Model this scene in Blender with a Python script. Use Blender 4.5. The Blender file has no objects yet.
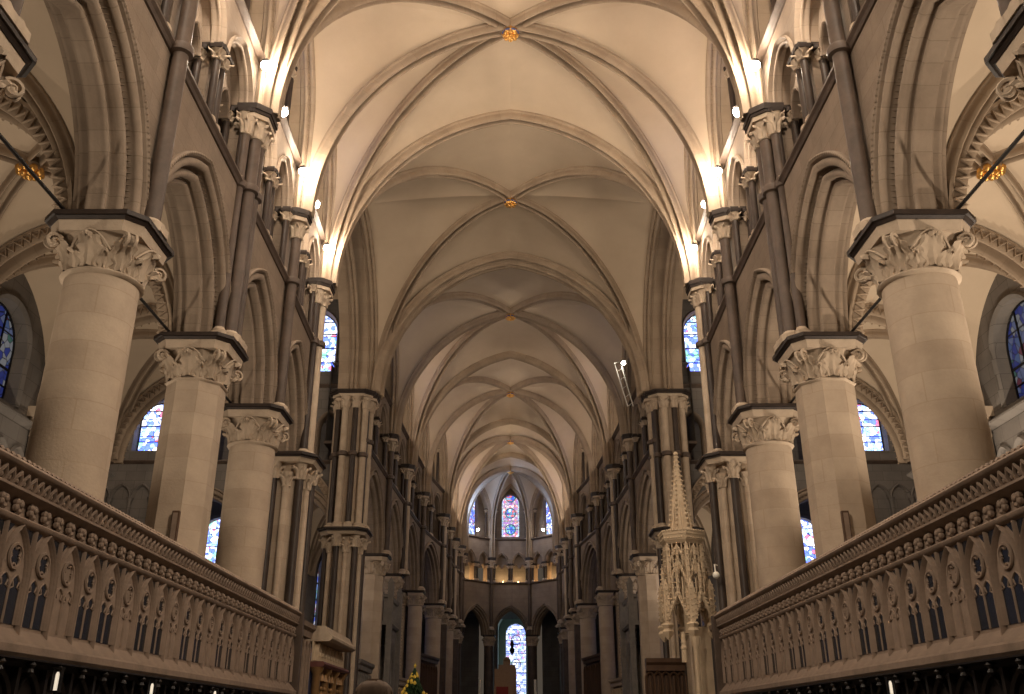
import bpy, math, random
from mathutils import Vector, Matrix
R = math.radians
PI = math.pi
random.seed(7)
scene = bpy.context.scene
COL = scene.collection

# ------------------------------------------------------------------ camera, world, exposure, lights
cam_d = bpy.data.cameras.new('camera')
cam = bpy.data.objects.new('camera', cam_d)
COL.objects.link(cam)
cam.location = (0, 0, 1.6)
cam.rotation_euler = (PI / 2 + 0.397, 0, 0)
cam_d.sensor_width = 36
cam_d.lens = 906.6 * 36 / 1024
cam_d.shift_x = 1.5 / 1024
cam_d.clip_end = 300
scene.camera = cam
world = bpy.data.worlds.new('world')
scene.world = world
world.use_nodes = True
bg = world.node_tree.nodes['Background']
bg.inputs[0].default_value = (1.0, 0.80, 0.60, 1)
bg.inputs[1].default_value = 0.03
scene.view_settings.view_transform = 'Standard'
scene.view_settings.look = 'None'
scene.view_settings.gamma = 1
scene.view_settings.use_curve_mapping = False
scene.view_settings.exposure = 1.28

WARM = (1.0, 0.825, 0.645)
E_FLOOD = 120      # clerestory floods
E_AISLE = 120       # aisle uplights
E_WEST = 1250       # added fill spots at the west end
E_DAY = 60


def point_light(name, loc, e, color=WARM, r=0.07):
    l = bpy.data.lights.new(name, 'POINT')
    l.energy = e; l.color = color; l.shadow_soft_size = r
    o = bpy.data.objects.new(name, l); COL.objects.link(o); o.location = loc
    return o


def spot_light(name, loc, to, e, angle=100, color=WARM, r=0.15, blend=0.6):
    l = bpy.data.lights.new(name, 'SPOT')
    l.energy = e; l.color = color; l.shadow_soft_size = r
    l.spot_size = R(angle); l.spot_blend = blend
    o = bpy.data.objects.new(name, l); COL.objects.link(o); o.location = loc
    o.rotation_euler = (Vector(to) - Vector(loc)).to_track_quat('-Z', 'Y').to_euler()
    return o


def area_light(name, loc, to, e, sx, sy, color):
    l = bpy.data.lights.new(name, 'AREA')
    l.shape = 'RECTANGLE'; l.size = sx; l.size_y = sy; l.energy = e; l.color = color
    o = bpy.data.objects.new(name, l); COL.objects.link(o); o.location = loc
    o.rotation_euler = (Vector(to) - Vector(loc)).to_track_quat('-Z', 'Y').to_euler()
    return o


# unseen fill spots added high at the west end to brighten near columns and screens
for sx in (-1, 1):
    spot_light('west_fill', (sx * 5.0, 4.0, 12.5), (-sx * 6.4, 16, 5.0), E_WEST, 80, r=0.4)
    spot_light('west_fill', (sx * 5.2, 2.5, 16.0), (-sx * 4.0, 22, 12.0), E_WEST * 0.6, 85, r=0.4)
# aisle uplights, one in each bay on the floor behind the screens
for sx in (-1, 1):
    for y, k in ((6, 1), (10.6, 1), (15.2, 1), (19.8, .8), (24.2, .6), (40, .7), (46, .4)):
        spot_light('aisle_uplight', (sx * 9.6, y, 4.6), (sx * 9.6, y, 12), E_AISLE * k * (3.2 if sx > 0 else 1.15), 150, r=0.1)

# ------------------------------------------------------------------ mesh helper
class MB:
    def __init__(self):
        self.v = []; self.f = []; self.uv = []; self.m = []

    def add(self, verts, faces, mi=0, uvs=None):
        b = len(self.v)
        self.v.extend(verts)
        self.uv.extend(uvs if uvs else [(0, 0)] * len(verts))
        self.f.extend([tuple(i + b for i in f) for f in faces])
        self.m.extend([mi] * len(faces))

    def grid(self, P, cu=False, cv=False, mi=0):
        nu, nv = len(P), len(P[0])
        verts, uvs, faces = [], [], []
        ju = [0.0]
        for j in range(1, nv):
            ju.append(ju[-1] + (Vector(P[0][j]) - Vector(P[0][j - 1])).length)
        iu = 0.0
        for i in range(nu):
            if i:
                iu += (Vector(P[i][nv // 2]) - Vector(P[i - 1][nv // 2])).length
            for j in range(nv):
                verts.append(tuple(P[i][j])); uvs.append((iu, ju[j]))
        for i in range(nu if cu else nu - 1):
            for j in range(nv if cv else nv - 1):
                a = i * nv + j; b = i * nv + (j + 1) % nv
                c = ((i + 1) % nu) * nv + (j + 1) % nv; d = ((i + 1) % nu) * nv + j
                faces.append((a, b, c, d))
        self.add(verts, faces, mi, uvs)

    def box(self, c, d, mi=0):
        x, y, z = c; a, b, h = d[0] / 2, d[1] / 2, d[2] / 2
        v = [(x + i * a, y + j * b, z + k * h) for k in (-1, 1) for j in (-1, 1) for i in (-1, 1)]
        self.add(v, [(0, 2, 3, 1), (4, 5, 7, 6), (0, 1, 5, 4), (2, 6, 7, 3), (0, 4, 6, 2), (1, 3, 7, 5)], mi)

    def fbox(self, F, s0, s1, n0, n1, z0, z1, mi=0):
        v = [F(s, n, z) for z in (z0, z1) for n in (n0, n1) for s in (s0, s1)]
        self.add(v, [(0, 2, 3, 1), (4, 5, 7, 6), (0, 1, 5, 4), (2, 6, 7, 3), (0, 4, 6, 2), (1, 3, 7, 5)], mi)

    def prism(self, poly, z0, z1, mi=0, c=(0, 0), k0=1.0, k1=1.0):
        n = len(poly)
        v = [(c[0] + x * k0, c[1] + y * k0, z0) for x, y in poly] + [(c[0] + x * k1, c[1] + y * k1, z1) for x, y in poly]
        f = [(i, (i + 1) % n, n + (i + 1) % n, n + i) for i in range(n)]
        f += [tuple(range(n - 1, -1, -1)), tuple(range(n, 2 * n))]
        self.add(v, f, mi)

    def lathe(self, prof, seg=24, c=(0, 0, 0), mi=0, cap=True, rot=0.0, fn=None):
        P = []
        for r, z in prof:
            row = []
            for k in range(seg):
                a = 2 * PI * k / seg + rot
                rr = r * (fn(a, z) if fn else 1)
                row.append((c[0] + rr * math.cos(a), c[1] + rr * math.sin(a), c[2] + z))
            P.append(row)
        self.grid(P, cv=True, mi=mi)
        if cap:
            b = len(self.v)
            for row, rev in ((P[0], True), (P[-1], False)):
                self.add(row, [tuple(range(seg - 1, -1, -1)) if rev else tuple(range(seg))], mi)

    def tube(self, pts, r, seg=6, mi=0, closed=False, cap=True):
        pts = [Vector(p) for p in pts]; n = len(pts); P = []
        up = None
        for i in range(n):
            if closed:
                t = pts[(i + 1) % n] - pts[i - 1]
            else:
                t = pts[min(i + 1, n - 1)] - pts[max(i - 1, 0)]
            t.normalize()
            if up is None:
                up = Vector((0, 0, 1)) if abs(t.z) < 0.9 else Vector((1, 0, 0))
            x = t.cross(up)
            if x.length < 1e-4:
                x = t.cross(Vector((0, 1, 0)))
            x.normalize(); y = x.cross(t); up = y
            rr = r[i] if isinstance(r, (list, tuple)) else r
            P.append([tuple(pts[i] + x * (rr * math.cos(2 * PI * k / seg + PI / seg)) + y * (rr * math.sin(2 * PI * k / seg + PI / seg))) for k in range(seg)])
        self.grid(P, cu=closed, cv=True, mi=mi)
        if cap and not closed:
            self.add(P[0], [tuple(range(seg - 1, -1, -1))], mi)
            self.add(P[-1], [tuple(range(seg))], mi)

    def ball(self, c, r, seg=8, rings=6, mi=0, fn=None):
        prof = []
        for i in range(rings + 1):
            a = -PI / 2 + PI * i / rings
            prof.append((max(1e-4, r * math.cos(a)), r * math.sin(a)))
        self.lathe(prof, seg, c, mi, cap=False, fn=fn)

    def build(self, name, mats, parent=None, smooth=True, angle=38):
        me = bpy.data.meshes.new(name)
        me.from_pydata([tuple(p) for p in self.v], [], self.f)
        if not isinstance(mats, (list, tuple)):
            mats = [mats]
        for m in mats:
            me.materials.append(m)
        if len(mats) > 1:
            me.polygons.foreach_set('material_index', self.m)
        ul = me.uv_layers.new(name='uv')
        buf = []
        for l in me.loops:
            buf.extend(self.uv[l.vertex_index])
        ul.data.foreach_set('uv', buf)
        me.update()
        if smooth:
            me.shade_smooth()
            me.set_sharp_from_angle(angle=R(angle))
        o = bpy.data.objects.new(name, me)
        COL.objects.link(o)
        if parent is not None:
            o.parent = parent
        return o


def empty(name, loc=(0, 0, 0), rz=0):
    o = bpy.data.objects.new(name, None); COL.objects.link(o)
    o.location = loc; o.rotation_euler = (0, 0, rz); o.empty_display_size = 0.2
    return o


def tag(o, label, cat, group=None):
    o['label'] = label; o['category'] = cat; o['kind'] = 'thing'
    if group: o['group'] = group
    return o


def struct(o, label=None):
    o['kind'] = 'structure'
    if label: o['label'] = label
    return o


def dup(root, loc, rz=None, label=None, group=None, scale=None):
    r = root.copy(); COL.objects.link(r); r.location = loc
    if rz is not None: r.rotation_euler = (0, 0, rz)
    if scale: r.scale = scale
    if label: r['label'] = label
    if group: r['group'] = group
    for ch in list(root.children):
        c = ch.copy(); COL.objects.link(c); c.parent = r
        for g in list(ch.children):
            d = g.copy(); COL.objects.link(d); d.parent = c
    return r


class Proto:
    """first call hands out the original, later calls hand out copies"""
    def __init__(self, make): self.make = make; self.root = None
    def __call__(self, loc, rz, label, group, scale=(1, 1, 1)):
        if self.root is None:
            self.root = self.make()
            o = self.root
            o.location = loc; o.rotation_euler = (0, 0, rz); o.scale = scale
            o['label'] = label
            if group: o['group'] = group
            return o
        return dup(self.root, loc, rz, label, group, scale)


# ------------------------------------------------------------------ materials
def nodes_of(name):
    m = bpy.data.materials.new(name); m.use_nodes = True
    nt = m.node_tree
    return m, nt, nt.nodes, nt.links, nt.nodes['Principled BSDF']


def mth(N, L, op, a, b=None, c=None):
    n = N.new('ShaderNodeMath'); n.operation = op
    for i, x in enumerate((a, b, c)):
        if x is None: continue
        if isinstance(x, (int, float)): n.inputs[i].default_value = x
        else: L.new(x, n.inputs[i])
    return n.outputs[0]


def mix(N, L, f, a, b, typ='MIX'):
    n = N.new('ShaderNodeMix'); n.data_type = 'RGBA'; n.blend_type = typ
    for sock, x in ((n.inputs[0], f), (n.inputs[6], a), (n.inputs[7], b)):
        if isinstance(x, (int, float)): sock.default_value = x
        elif isinstance(x, tuple): sock.default_value = (*x[:3], 1)
        else: L.new(x, sock)
    return n.outputs[2]


def stone(name, c1, c2, mode='plain', rough=0.85, scale=1.2, bump=0.25, course=0.42, joint=0.55):
    m, nt, N, L, P = nodes_of(name)
    tc = N.new('ShaderNodeTexCoord')
    no = N.new('ShaderNodeTexNoise'); no.inputs['Scale'].default_value = scale; no.inputs['Detail'].default_value = 6
    no.inputs['Roughness'].default_value = 0.65
    L.new(tc.outputs['Object'], no.inputs['Vector'])
    rp = N.new('ShaderNodeMapRange'); rp.inputs[1].default_value = 0.3; rp.inputs[2].default_value = 0.7
    L.new(no.outputs['Fac'], rp.inputs[0])
    col = mix(N, L, rp.outputs[0], c1, c2)
    fine = N.new('ShaderNodeTexNoise'); fine.inputs['Scale'].default_value = 22; fine.inputs['Detail'].default_value = 4
    L.new(tc.outputs['Object'], fine.inputs['Vector'])
    h = fine.outputs['Fac']
    if mode in ('wall', 'uv', 'drum'):
        sep = N.new('ShaderNodeSeparateXYZ')
        L.new(tc.outputs['UV' if mode == 'uv' else 'Object'], sep.inputs[0])
        comb = N.new('ShaderNodeCombineXYZ')
        if mode == 'wall':
            L.new(mth(N, L, 'ADD', sep.outputs[0], sep.outputs[1]), comb.inputs[0]); L.new(sep.outputs[2], comb.inputs[1])
        elif mode == 'uv':
            L.new(sep.outputs[1], comb.inputs[0]); L.new(sep.outputs[0], comb.inputs[1])
        else:
            at = mth(N, L, 'ARCTAN2', sep.outputs[1], sep.outputs[0])
            L.new(mth(N, L, 'MULTIPLY', at, 0.38), comb.inputs[0]); L.new(sep.outputs[2], comb.inputs[1])
        br = N.new('ShaderNodeTexBrick')
        L.new(comb.outputs[0], br.inputs['Vector'])
        br.inputs['Scale'].default_value = 1
        br.inputs['Mortar Size'].default_value = 0.008
        br.inputs['Mortar Smooth'].default_value = 0.4
        br.inputs['Brick Width'].default_value = {'wall': 0.8, 'uv': 3.0, 'drum': 0.9}[mode]
        br.inputs['Row Height'].default_value = course
        br.inputs['Color1'].default_value = (1, 1, 1, 1); br.inputs['Color2'].default_value = (0.90, 0.885, 0.87, 1)
        br.inputs['Mortar'].default_value = (joint, joint * .97, joint * .93, 1)
        col = mix(N, L, 1.0, col, br.outputs['Color'], 'MULTIPLY')
    L.new(col, P.inputs['Base Color'])
    P.inputs['Roughness'].default_value = rough
    P.inputs['Specular IOR Level'].default_value = 0.25
    bp = N.new('ShaderNodeBump'); bp.inputs['Strength'].default_value = bump; bp.inputs['Distance'].default_value = 0.02
    L.new(h, bp.inputs['Height']); L.new(bp.outputs[0], P.inputs['Normal'])
    return m


def plain(name, c, rough=0.6, metal=0.0, spec=0.4, emit=None, es=0.0):
    m, nt, N, L, P = nodes_of(name)
    no = N.new('ShaderNodeTexNoise'); no.inputs['Scale'].default_value = 9; no.inputs['Detail'].default_value = 4
    tc = N.new('ShaderNodeTexCoord'); L.new(tc.outputs['Object'], no.inputs['Vector'])
    L.new(mix(N, L, no.outputs['Fac'], tuple(x * 0.75 for x in c), tuple(min(1, x * 1.2) for x in c)), P.inputs['Base Color'])
    P.inputs['Roughness'].default_value = rough; P.inputs['Metallic'].default_value = metal
    P.inputs['Specular IOR Level'].default_value = spec
    if emit:
        P.inputs['Emission Color'].default_value = (*emit, 1); P.inputs['Emission Strength'].default_value = es
    return m


def glass_mosaic(name, stops, strength, scale=7.0, medallions=0):
    """stained glass lit from outside: small coloured pieces between dark leading"""
    m, nt, N, L, P = nodes_of(name)
    tc = N.new('ShaderNodeTexCoord')
    vo = N.new('ShaderNodeTexVoronoi'); vo.inputs['Scale'].default_value = scale
    L.new(tc.outputs['Object'], vo.inputs['Vector'])
    wn = N.new('ShaderNodeTexWhiteNoise'); L.new(vo.outputs['Color'], wn.inputs['Vector'])
    cr = N.new('ShaderNodeValToRGB'); cr.color_ramp.interpolation = 'CONSTANT'
    el = cr.color_ramp.elements
    el[0].position = 0; el[0].color = (*stops[0][1], 1); el[1].position = stops[1][0]; el[1].color = (*stops[1][1], 1)
    for p, c in stops[2:]:
        e = el.new(p); e.color = (*c, 1)
    L.new(wn.outputs['Value'], cr.inputs[0])
    col = cr.outputs[0]
    sep = N.new('ShaderNodeSeparateXYZ'); L.new(tc.outputs['UV'], sep.inputs[0])   # uv: 0..1 across, metres/width upwards
    if medallions:
        u = mth(N, L, 'SUBTRACT', sep.outputs[0], 0.5)
        fr = mth(N, L, 'SUBTRACT', mth(N, L, 'FRACT', mth(N, L, 'MULTIPLY', sep.outputs[1], 1.12)), 0.5)
        fr = mth(N, L, 'DIVIDE', fr, 1.12)
        d = mth(N, L, 'SQRT', mth(N, L, 'ADD', mth(N, L, 'MULTIPLY', u, u), mth(N, L, 'MULTIPLY', fr, fr)))
        ins = mth(N, L, 'LESS_THAN', d, 0.30)
        ring = mth(N, L, 'MULTIPLY', mth(N, L, 'GREATER_THAN', d, 0.24), ins)
        edge = mth(N, L, 'GREATER_THAN', mth(N, L, 'ABSOLUTE', u), 0.40)
        red = mix(N, L, 0.40, col, (0.70, 0.20, 0.24))
        col = mix(N, L, ins, red, col)
        col = mix(N, L, ring, col, (0.02, 0.10, 0.10))
        col = mix(N, L, edge, col, mix(N, L, 0.5, col, (0.15, 0.55, 0.65)))
    # lead lines and saddle bars
    ed = N.new('ShaderNodeTexVoronoi'); ed.feature = 'DISTANCE_TO_EDGE'; ed.inputs['Scale'].default_value = scale
    L.new(tc.outputs['Object'], ed.inputs['Vector'])
    lead = mth(N, L, 'GREATER_THAN', ed.outputs['Distance'], 0.035)
    bar = mth(N, L, 'GREATER_THAN', mth(N, L, 'FRACT', mth(N, L, 'MULTIPLY', sep.outputs[1], 2.24)), 0.05)
    k = mth(N, L, 'MULTIPLY', lead, bar)
    col = mix(N, L, k, (0.004, 0.006, 0.012), col)
    P.inputs['Base Color'].default_value = (0.02, 0.02, 0.03, 1)
    P.inputs['Roughness'].default_value = 0.3
    L.new(col, P.inputs['Emission Color']); P.inputs['Emission Strength'].default_value = strength
    return m


M = {}
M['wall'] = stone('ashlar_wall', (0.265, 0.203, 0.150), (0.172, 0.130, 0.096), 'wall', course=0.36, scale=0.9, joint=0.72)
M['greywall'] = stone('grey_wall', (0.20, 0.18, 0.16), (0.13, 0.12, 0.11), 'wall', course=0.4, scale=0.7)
M['arch'] = stone('arch_stone', (0.315, 0.246, 0.183), (0.205, 0.157, 0.116), 'uv', course=0.34, joint=0.75)
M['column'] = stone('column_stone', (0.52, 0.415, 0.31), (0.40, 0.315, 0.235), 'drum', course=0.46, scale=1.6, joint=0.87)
M['carved'] = stone('carved_stone', (0.50, 0.40, 0.30), (0.38, 0.30, 0.22), 'plain', scale=3)
M['screen'] = stone('screen_stone', (0.30, 0.222, 0.168), (0.19, 0.14, 0.105), 'plain', scale=2.5)
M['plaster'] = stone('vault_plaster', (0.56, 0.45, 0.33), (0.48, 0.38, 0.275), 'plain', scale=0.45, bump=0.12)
M['rib'] = stone('rib_stone', (0.40, 0.310, 0.222), (0.29, 0.222, 0.160), 'uv', course=0.5, joint=0.8)
M['purbeck'] = stone('dark_marble', (0.062, 0.044, 0.034), (0.032, 0.024, 0.02), 'plain', rough=0.42, scale=2.2, bump=0.08)
M['brownshaft'] = stone('brown_marble', (0.115, 0.082, 0.062), (0.062, 0.045, 0.035), 'plain', rough=0.5, scale=2.2, bump=0.08)
M['abacus'] = stone('dark_abacus', (0.045, 0.032, 0.026), (0.024, 0.018, 0.015), 'plain', rough=0.5, scale=3)
M['green'] = stone('pale_green_plaster', (0.34, 0.38, 0.32), (0.27, 0.31, 0.27), 'plain', scale=0.8)
M['throne'] = stone('cream_carved_stone', (0.62, 0.49, 0.34), (0.48, 0.37, 0.25), 'plain', scale=3)
M['floor'] = stone('floor_stone', (0.22, 0.18, 0.15), (0.14, 0.12, 0.10), 'wall', course=0.6)
M['gold'] = plain('gilding', (0.75, 0.42, 0.12), 0.35, 0.85)
M['wood'] = plain('dark_oak', (0.012, 0.009, 0.008), 0.45)
M['brownwood'] = plain('brown_oak', (0.085, 0.046, 0.026), 0.5)
M['iron'] = plain('iron', (0.02, 0.018, 0.017), 0.5, 0.6)
M['black'] = plain('black_void', (0.01, 0.01, 0.011), 0.6)
M['darkglass_shade'] = plain('dark_glass_and_hole_shade', (0.010, 0.013, 0.018), 0.2, 0, 0.5)  # also paints the shade in the open head triangles of the screens
M['white'] = plain('white_wax', (0.8, 0.77, 0.68), 0.5)
M['lamp'] = plain('lamp_lens', (0.9, 0.9, 0.9), 0.4, 0, 0.3, (1, 0.93, 0.82), 25)
M['needles'] = plain('fir_needles', (0.02, 0.05, 0.015), 0.7)
M['bauble'] = plain('gold_bauble', (0.75, 0.50, 0.06), 0.35, 0.2, 0.5, (1, 0.62, 0.10), 0.03)
M['hair'] = plain('grey_brown_hair', (0.30, 0.21, 0.15), 0.7)
M['skin'] = plain('skin', (0.55, 0.33, 0.24), 0.55)
M['coat'] = plain('dark_coat', (0.03, 0.03, 0.04), 0.8)
M['red'] = plain('red_cloth', (0.30, 0.035, 0.03), 0.7)
M['redpaint'] = plain('dull_red_paint', (0.13, 0.045, 0.035), 0.6)
M['dullgold'] = plain('dull_gilding', (0.30, 0.17, 0.07), 0.5, 0.3)
M['blue'] = plain('blue_paint', (0.06, 0.09, 0.22), 0.5)
BLUES = [(0, (0.10, 0.16, 0.85)), (0.28, (0.45, 0.55, 1.0)), (0.5, (0.95, 0.95, 1.0)), (0.72, (0.25, 0.42, 0.95)), (0.86, (0.55, 0.12, 0.2)), (0.93, (0.2, 0.5, 0.4))]
PALE = [(0, (0.20, 0.27, 0.75)), (0.22, (0.50, 0.60, 0.95)), (0.45, (0.80, 0.86, 1.0)), (0.68, (0.30, 0.38, 0.85)), (0.86, (0.42, 0.24, 0.45)), (0.93, (0.35, 0.55, 0.55))]
M['glass'] = glass_mosaic('blue_stained_glass', BLUES, 1.5, 6.0)
M['glass_east'] = glass_mosaic('pale_stained_glass', PALE, 1.0, 5.0)
M['glass_med'] = glass_mosaic('medallion_stained_glass', [(0, (0.05, 0.10, 0.55)), (0.3, (0.10, 0.35, 0.60)), (0.5, (0.75, 0.80, 0.9)), (0.66, (0.15, 0.45, 0.45)), (0.82, (0.65, 0.15, 0.18))], 0.9, 6.5, 1)

M['glass_apse'] = glass_mosaic('apse_blue_glass', BLUES, 0.7, 7.0)
M['glass_dark'] = glass_mosaic('unlit_stained_glass', BLUES, 0.05, 5.0)
M['glass_dim'] = glass_mosaic('dim_blue_glass', BLUES, 0.35, 5.0)
M['lamp_warm'] = plain('warm_bulb', (0.9, 0.7, 0.4), 0.4, 0, 0.3, (1, 0.6, 0.25), 12)
M['lamp_dim'] = plain('dim_tube', (0.8, 0.75, 0.65), 0.4, 0, 0.3, (1, 0.85, 0.65), 0.30)
M['greystone'] = stone('grey_tomb_stone', (0.25, 0.225, 0.20), (0.17, 0.155, 0.14), 'plain', scale=3)
M['tan'] = plain('tan_marble', (0.36, 0.21, 0.11), 0.5)

ORD = ['first', 'second', 'third', 'fourth', 'fifth', 'sixth', 'seventh', 'eighth', 'ninth', 'tenth', 'eleventh', 'twelfth', 'thirteenth', 'fourteenth', 'fifteenth', 'sixteenth', 'seventeenth', 'eighteenth']

# ------------------------------------------------------------------ frames, arches
class Frame:
    """wall frame: s along the wall, n away from the nave, z up"""
    def __init__(self, a, b, out):
        self.a = Vector((a[0], a[1])); d = Vector((b[0], b[1])) - self.a
        self.L = d.length; self.d = d.normalized()
        n = Vector((-self.d.y, self.d.x))
        if n.dot(Vector(out)) < 0: n = -n
        self.n = n

    def __call__(self, s, n, z):
        p = self.a + self.d * s + self.n * n
        return (p.x, p.y, z)

    def ang(self):
        return math.atan2(self.d.y, self.d.x)


def e_for(half, rise):
    return (rise * rise - half * half) / (2 * half)


def arch_pts(half, e, n=14):
    Rr = half + e
    th = math.acos(max(-1, min(1, e / Rr)))
    h = math.sqrt(Rr * Rr - e * e)
    left = []
    for i in range(n):
        a = PI - th * i / n
        left.append((e + Rr * math.cos(a), Rr * math.sin(a), math.cos(a), math.sin(a)))
    return left + [(0, h, 0, Rr / h)] + [(-s, z, -ns, nz) for s, z, ns, nz in reversed(left)]


def sweep_arch(mb, F, sc, zs, half, e, prof, n=14, zb=None, mi=0):
    A = arch_pts(half, e, n)
    if zb is not None:
        A = [(-half, zb - zs, -1, 0)] + A + [(half, zb - zs, 1, 0)]
    P = [[F(sc + s + ns * r, d, zs + z + nz * r) for r, d in prof] for s, z, ns, nz in A]
    mb.grid(P, mi=mi)
    return A


def roll(cr, cn, r, a0, a1, n=6):
    return [(cr + r * math.cos(R(a0 + (a1 - a0) * i / n)), cn + r * math.sin(R(a0 + (a1 - a0) * i / n))) for i in range(n + 1)]


def pierced(mb, F, s0, s1, zb, zt, n, ops, seg=14):
    """sheet at depth n with arched openings: (centre, half, e, springing, widening, sill)"""
    cur = s0
    def q(a, b, c, d):
        mb.add([F(a, n, c), F(b, n, c), F(b, n, d), F(a, n, d)], [(0, 1, 2, 3)])
    for sc, half, e, zs, w, sill in ops:
        l, r = sc - half - w, sc + half + w
        if l > cur + 1e-4: q(cur, l, zb, zt)
        if sill > zb: q(l, r, zb, sill)
        A = [(sc + s + ns * w, zs + z + nz * w) for s, z, ns, nz in arch_pts(half, e, seg)]
        for (sa, za), (sb, zb2) in zip(A[:-1], A[1:]):
            if sb > sa + 1e-6:
                mb.add([F(sa, n, min(za, zt)), F(sb, n, min(zb2, zt)), F(sb, n, zt), F(sa, n, zt)], [(0, 1, 2, 3)])
        cur = r
    if s1 > cur + 1e-4: q(cur, s1, zb, zt)


def profile_run(mb, F, s0, s1, prof, mi=0, caps=True):
    P = [[F(s, n, z) for n, z in prof] for s in (s0, s1)]
    mb.grid(P, mi=mi)
    if caps:
        for row in P:
            mb.add(row, [tuple(range(len(row)))], mi)


def pane(F, sc, half, e, zs, sill, n, mat, name='pane', parent=None):
    mb = MB()
    A = [(-half, sill - zs)] + [(s, z) for s, z, _, _ in arch_pts(half, e, 12)] + [(half, sill - zs)]
    vs = [F(sc + s, n, zs + z) for s, z in A]
    uv = [((s + half) / (2 * half), (z + zs - sill) / (2 * half)) for s, z in A]
    mb.add(vs, [tuple(range(len(vs)))], 0, uv)
    return mb.build(name, mat, parent, smooth=False)


# ------------------------------------------------------------------ carved capitals, columns
def leaf(mb, ang, r0, z0, h, w, out, curl=0.18, lobes=3, mi=0, nv=9):
    """acanthus leaf: ribbed blade rising from the bell and curling over at the tip"""
    nu = 13
    P = []
    ca, sa = math.cos(ang), math.sin(ang)
    for i in range(nu):
        t = i / (nu - 1)
        if t < 0.7:
            k = t / 0.7
            r = r0 + 0.02 + out * 0.75 * k ** 2.2; z = z0 + h * k
        else:
            k = (t - 0.7) / 0.3 * R(230)
            cr = curl * h * 0.5
            r = r0 + 0.02 + out * 0.75 + cr * (1 - math.cos(k)); z = z0 + h + cr * math.sin(k)
        ww = w * (0.6 + 0.4 * math.sin(PI * min(1, t * 1.15))) * (1 + 0.2 * math.cos(2 * PI * lobes * t)) * (1 if t < 0.72 else (1 - (t - 0.72) * 2.2))
        row = []
        for j in range(nv):
            v = (j / (nv - 1) - 0.5) * 2
            rr = r + 0.03 * (1 - v * v) + (0.022 * math.cos(v * PI * 3) if nv > 6 else 0.0) * (1 - .5 * t) - 0.045 * abs(v) ** 3
            tx = v * ww
            row.append((rr * ca - tx * sa, rr * sa + tx * ca, z - 0.035 * abs(v)))
        P.append(row)
    mb.grid(P, mi=mi)


def scroll(mb, ang, r0, z0, rad, w):
    """corner volute: a spiral band in the radial plane"""
    ca, sa = math.cos(ang), math.sin(ang)
    P = []
    n = 22
    for i in range(n):
        t = i / (n - 1)
        a = R(150) - t * R(520)
        q = rad * (1 - .8 * t)
        r = r0 + q * math.cos(a); z = z0 + q * math.sin(a)
        ww = w * (1 - .25 * t)
        P.append([(r * ca - x * sa, r * sa + x * ca, z) for x in (-ww, ww)])
    mb.grid(P)
    mb.grid([[(x - y_ * 0, y, z) for x, y, z in [p for p in row]] for y_, row in zip(range(n), P)])
    for sd in (0, 1):
        mb.tube([row[sd] for row in P], [.026 * rad / .1 * (1 - .4 * i / n) for i in range(n)], 5)


def octo(h, ch):
    return [(-h + ch, -h), (h - ch, -h), (h, -h + ch), (h, h - ch), (h - ch, h), (-h + ch, h), (-h, h - ch), (-h, -h + ch)]


def capital_mesh(r, h, top_half, seg=24, octn=False):
    """bell with two tiers of acanthus leaves and corner volutes; z from 0 to h"""
    mb = MB()
    mb.lathe([(r, -0.02), (r + 0.05, 0), (r + 0.07, 0.03), (r + 0.05, 0.06), (r, 0.08), (r + .01, h * .4), (r + 0.05, h * 0.7), (r + 0.14, h * 0.93), (r + 0.16, h)], 8 if octn else seg, rot=PI / 8 if octn else 0)
    k = r / 0.58
    for i in range(8):
        leaf(mb, PI / 8 + i * PI / 4, r - .01, 0.07, h * 0.36, 0.15 * k, 0.13 * k, curl=.3)
    for i in range(4):
        leaf(mb, i * PI / 2, r + 0.0, 0.09, h * 0.66, 0.24 * k, 0.20 * k, curl=0.2, lobes=4, nv=13)
        a = i * PI / 2   # moulded line arching over the face leaf
        mb.tube([((r + .10 + .08 * math.sin(PI * t)) * math.cos(a + (t - .5) * .95), (r + .10 + .08 * math.sin(PI * t)) * math.sin(a + (t - .5) * .95), h * (.52 + .40 * math.sin(PI * t))) for t in [q / 10 for q in range(11)]], .024 * k, 5)
    for i in range(4):
        a = PI / 4 + i * PI / 2
        d = top_half * 1.05
        leaf(mb, a, r + 0.0, h * 0.12, h * 0.66, 0.19 * k, 0.30 * k, curl=0.12, lobes=3, nv=11)
        scroll(mb, a, d + .0, h * 0.72, .13 * k, .07 * k)
        mb.ball((d * math.cos(a), d * math.sin(a), h * 0.70), 0.075 * k, 9, 7)
        for s_ in (-.30, .30):
            mb.tube([((r + .05 + (d - .06 - r) * t) * math.cos(a + s_ * (1 - t)), (r + .05 + (d - .06 - r) * t) * math.sin(a + s_ * (1 - t)), h * (.45 + .43 * t ** .7)) for t in (0, .25, .5, .75, 1)], 0.026 * k, 5)
    return mb


ZAB = 8.975


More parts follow.
